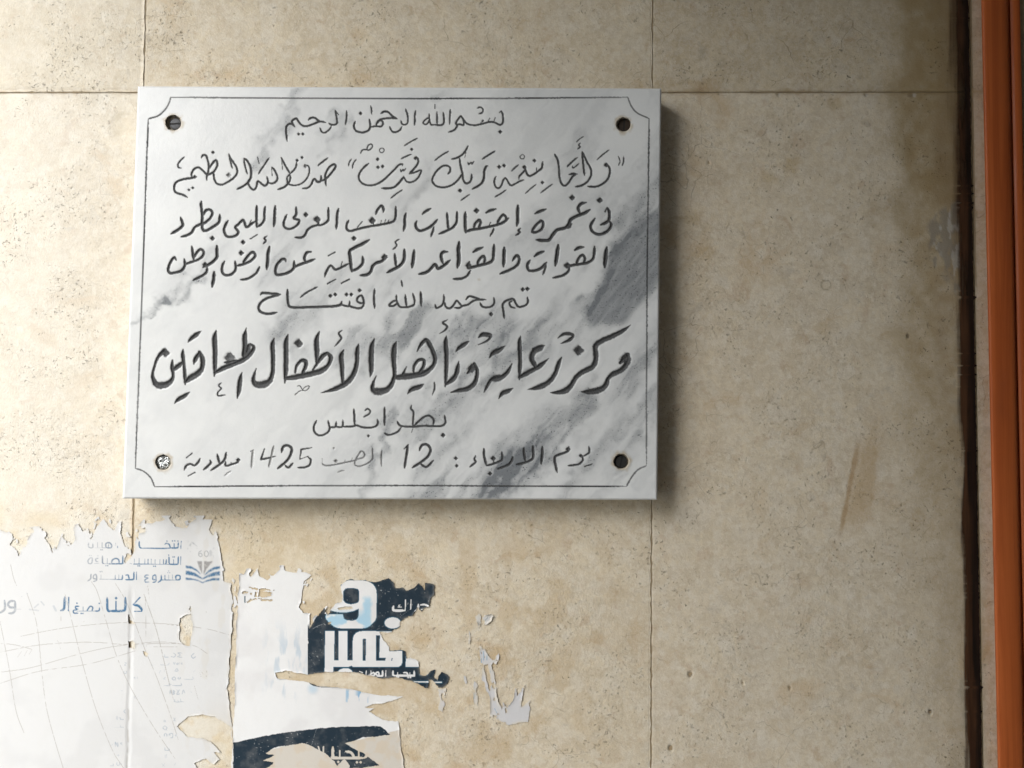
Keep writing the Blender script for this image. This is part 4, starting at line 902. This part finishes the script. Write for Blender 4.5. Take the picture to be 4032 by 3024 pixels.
lay(C, sst(9, 3, np.abs(X - 1368)) * sst(.4, .55, fbm(X, Y * .3, 9, 3, 3)) * sst(2708, 2722, Y) * sst(2768, 2760, Y), (.10, .36, .58), .6)
lay(C, sst(30, 6, np.hypot(X - 1232, Y - 2712)), (.30, .50, .64), .45)
back = sst(.0, .5, blur(ragged(X, Y, [g6("590,1330 760,1330 900,1310 1070,1270 1220,1230 1260,1900 240,1900 270,1440 300,1380 500,1325")], 4), 1, 1))
lay(C, back, (0.585, .535, .455), .9)
lay(C, back * sst(.45, .65, fbm(X, Y, 40, 4, 5)), (0.60, .50, .37), .6)
# black block and swoosh
wr = fbm(X, Y, 16, 3, 1)
blk = inpoly(X, Y, g4("80,560 80,1560 110,1590 300,1640 2200,1640 2200,-100 80,-100")) & ragged(X, Y, [pb], 4.0, 13, 2)
cor = inpoly(X, Y, g4("85,1525 140,1550 250,1600 320,1598 520,1604 520,1610 280,1612 160,1590 110,1560"))
swo = ragged(X, Y, [g5("60,340 300,285 600,230 900,185 1200,150 1500,135 1750,128 1950,130 2000,175 2075,240 1990,245 1850,265 1720,270 1640,310 1490,345 1560,390 1650,440 1730,470 1780,520 1860,570 1930,630 1760,650 1700,664 1545,664 1550,630 1500,560 1470,555 1390,640 1360,580 1240,480 1130,420 1060,380 980,350 900,350 780,375 640,390 540,430 470,480 590,495 560,520 440,570 570,590 560,620 480,664 300,900 300,1400 55,1400")], 2.2, 12, 5)
w1 = np.zeros(X.shape, bool)
def curve(t): return [tuple(p[:2]) for p in catmull(np.array([(x, y, 0) for x, y in pp(t)], float), 4)]
def g4c(t): return tr(curve(t), 1190, 2260, k4)
waw = inpoly(X, Y, g4c("330,600 400,500 455,430 555,390 570,320 545,230 560,150 640,96 760,93 880,95 980,130 1040,200 1056,290 1054,450 1050,620 1000,700 900,765 700,772 500,765 400,705 340,640"))
waw &= ~inpoly(X, Y, g4c("580,250 615,208 690,197 770,208 806,240 806,380 770,415 690,430 620,415 580,372"))
waw &= ~inpoly(X, Y, g4("365,570 400,515 470,535 540,545 640,543 730,525 805,490 800,610 770,648 720,664 640,660 590,635 575,575"))
w1 |= waw
w1 |= np.hypot((X - 1190 - 1285 * k4) / (115 * k4), (Y - 2260 - 695 * k4) / (78 * k4)) < 1
kml = inpoly(X, Y, g4("328,810 458,810 450,1225 515,1225 518,810 642,810 640,1225 715,1225 720,920 735,870 765,838 810,818 860,812 1290,815 1240,1100 1422,1090 1420,1260 1405,1295 1370,1318 720,1320 700,1300 660,1318 440,1320 438,1410 318,1410"))
for t in ("858,930 870,918 895,918 908,930 902,1235 856,1235", "1048,870 1105,870 1096,1190 1190,1190 1178,1232 1045,1232", "1240,950 1280,930 1262,1080 1236,1088", "1270,1195 1285,1195 1275,1235 1262,1235"): kml &= ~inpoly(X, Y, g4(t))
w1 |= kml | inpoly(X, Y, g4("1475,1090 1660,1240 1660,1318 1470,1318")) | inpoly(X, Y, g4c("500,1400 520,1370 570,1345 640,1340 690,1362 722,1400"))
w1 |= inpoly(X, Y, g4("1665,1325 1800,1325 1780,1430 1672,1440")) | inpoly(X, Y, g4("1590,1522 1985,1533 1985,1547 1590,1537"))
q, _, _ = raster(X, Y, parse([(1190, 2260, k4, """36 1297,455 1290,490 1310,518 1450,520;L 30 1462,520 1468,368;L 12 1358,470 1412,470;12 1395,440 1372,446 1380,466;L 28 1546,368 1540,502;30 1650,430 1640,500 1600,530;26 1680,440 1740,436 1800,458;L 26 1690,505 1800,488
31 1590,1380 1588,1440 1560,1444 1300,1444;30 1310,1444 1290,1430 1290,1375;L 22 1530,1402 1530,1444;24 1435,1402 1485,1405 1505,1444;L 22 1355,1402 1355,1444;D12 1503,1471 1536,1471 1338,1471 1364,1471
L 31 1188,1373 1186,1452;30 1140,1373 1138,1440 1095,1450;22 1090,1460 1085,1400 1050,1402 1052,1432 1085,1440;22 1085,1450 1040,1470;L 22 975,1375 975,1440;22 920,1444 1020,1442 1015,1402 960,1425;L 24 910,1375 905,1444;22 815,1385 860,1402""")]))
w2 = q < 1
q, _, _ = raster(X, Y, parse([(900, 2820, k5, "L 36 1150,390 1165,440;L 36 1216,390 1212,470;38 1336,395 1336,505 1365,535 1735,535;36 1735,535 1762,515 1758,488;L 34 1425,440 1425,535;34 1500,452 1560,462 1595,500 1600,535;L 34 1667,440 1667,535;D16 1405,585 1645,590 1692,590")]))
w3 = (q < 1) & swo
spots = (vn(X, Y, 5, 6) > .93) & (fbm(X, Y, 30, 3, 2) > .52)
blk2 = blk & ~w1 & ~w2
dk = (blk2 | cor | (swo & ~w3)).astype(np.float32)
lay(C, dk, DARK * 1.0, 1.0); lay(C, dk * spots, (.35, .36, .36), .8)
qf, _, _ = raster(X, Y, parse([(1190, 2260, k4, "5 90,1160 240,1380;6 100,830 180,760 320,700;4 650,1180 720,1100;6 1400,600 1560,480;5 1600,230 1690,140;4 1060,790 1170,730"), (900, 2820, k5, "7 1125,165 1060,380")]))
lay(C, sst(1.1, .4, qf) * (vn(X, Y, 6, 1) > .35), (.45, .46, .46), .7)
bl = waw * (.95 * sst(20, 4, np.abs(X - 1448) - 2 + (fbm(X, Y, 30, 3, 1) - .5) * 30) * sst(2340, 2365, Y) + sst(2385, 2440, Y) * sst(.40, .62, fbm(X, Y, 40, 4, 3)) + .6 * sst(1330, 1300, X) * sst(.42, .6, fbm(X, Y, 26, 3, 6)) * sst(2370, 2385, Y))
lay(C, bl, (.25, .52, .68), .72)
lay(C, (blur(w1 & blk, 2, 1) > .05) & blk & ~w1 & ~w2, (.03, .14, .22), .6)
lay(C, inpoly(X, Y, g6("140,325 152,322 152,368 142,372")), (.05, .09, .12), .85)
sheet(X, Y, m, C, [('printed_word', (w1 & blk & ~np.roll(dk > .9, 1, 0)), None), ('printed_caption', w2 & (Y < 2480), None), ('printed_caption', w2 & (Y >= 2480), None), ('printed_slogan', w3, None), ('dark_print', dk > .5, None)], 'torn_poster',
      'torn white poster with big white Arabic letters on a near-black block, below the plaque', lift=.0011, fibre=.12)

# --- paper scraps to the right of it
def scrap(origin, k, poly, label, amp=2.5, hole=None, marks=None, colour=WHITE * .82, lift=.0016, fadey=None):
    p = tr(pp(poly), origin[0], origin[1], k); a = np.array(p)
    X, Y = lattice(a[:, 0].min() - 8, a[:, 0].max() + 8, a[:, 1].min() - 8, a[:, 1].max() + 8, 1.7)
    m = ragged(X, Y, [p], amp, 14, 2)
    if hole: m &= ~ragged(X, Y, [tr(pp(hole), origin[0], origin[1], k)], amp, 14, 4)
    m &= fbm(X * 1.3, Y * .6, 20, 5, 6) > .34
    C = np.ones(X.shape + (3,), np.float32) * colour
    lay(C, sst(.45, .65, fbm(X, Y, 40, 4, 4)), (.60, .58, .56), .45)
    if fadey: lay(C, sst(fadey[0], fadey[1], Y + (fbm(X, Y, 50, 3, 2) - .5) * 50), PALE, .75)
    parts = []
    if marks:
        q, _, op = raster(X, Y, parse([(origin[0], origin[1], k, marks[0])])); mk = sst(1.1, .5, q) * (.5 + .5 * sst(.4, .55, fbm(X * 2, Y * .4, 9, 3, 1)))
        lay(C, mk, marks[1], .8); parts = [('printed_mark', q < .9, None)] if ';' not in marks[0] else []
    sheet(X, Y, m, C, parts, 'paper_scrap', label, 'paper scraps glued to the wall', lift * .8, fibre=.75, cat='paper scrap')
O = (1760, 2380); k = .31353
scrap(O, k, "350,150 400,110 460,130 560,110 590,140 560,210 490,260 450,250 430,235 390,285 370,230", 'curled white paper scrap with a small dark blue mark, topmost of the wall scraps', 3, None, ("26 465,222 510,165", (.05, .11, .16)), lift=.005)
scrap(O, k, "270,320 290,340 300,420 285,505 262,500 265,440 280,400", 'thin upright white paper sliver below the scrap with the dark blue mark', 2)
scrap(O, k, "405,510 480,560 510,630 580,700 600,690 620,640 650,605 660,650 640,720 620,760 580,735 560,770 600,870 610,980 630,1130 640,1200 690,1310 700,1230 740,1240 750,1300 830,1200 850,1060 870,1040 885,1150 920,1080 965,1030 950,1200 930,1290 1000,1230 1050,1200 1050,1310 1020,1480 900,1490 780,1520 600,1430 530,1400 540,1200 530,1130 490,1090 470,980 435,960 430,780 415,700 400,580",
      'largest white paper scrap, long ragged strips running down to a torn sheet', 3.2, "460,770 510,750 530,880 560,1000 530,1090 515,1010 490,920", ("30 460,590 462,700;26 505,630 500,700;22 430,680 432,730;20 540,830 548,850;24 600,1310 625,1360", (.16, .33, .46)), np.array([.625, .615, .61]), .0012)
scrap(O, k, "345,945 385,1000 392,1150 390,1285 330,1230 325,1100 330,990", 'narrow upright white paper scrap streaked with bright blue print', 2.5, None, ("30 330,1100 338,1180;16 352,1110 350,1180", (.09, .30, .48)))
scrap(O, k, "205,880 240,910 258,990 240,1005 210,960", 'small plain white paper scrap left of the blue streaked scrap', 2)
scrap(O, k, "665,430 715,430 700,500 680,490", 'tiny faint bluish paper scrap above the forked strips', 2, None, None, np.array([.58, .58, .57]))
scrap((880, 2160), .57866, "1460,955 1515,945 1522,1010 1490,1115 1455,1095 1470,1030", 'greyish paper scrap hanging under the right tip of the black print', 2.5, None, None, np.array([.62, .59, .56]))
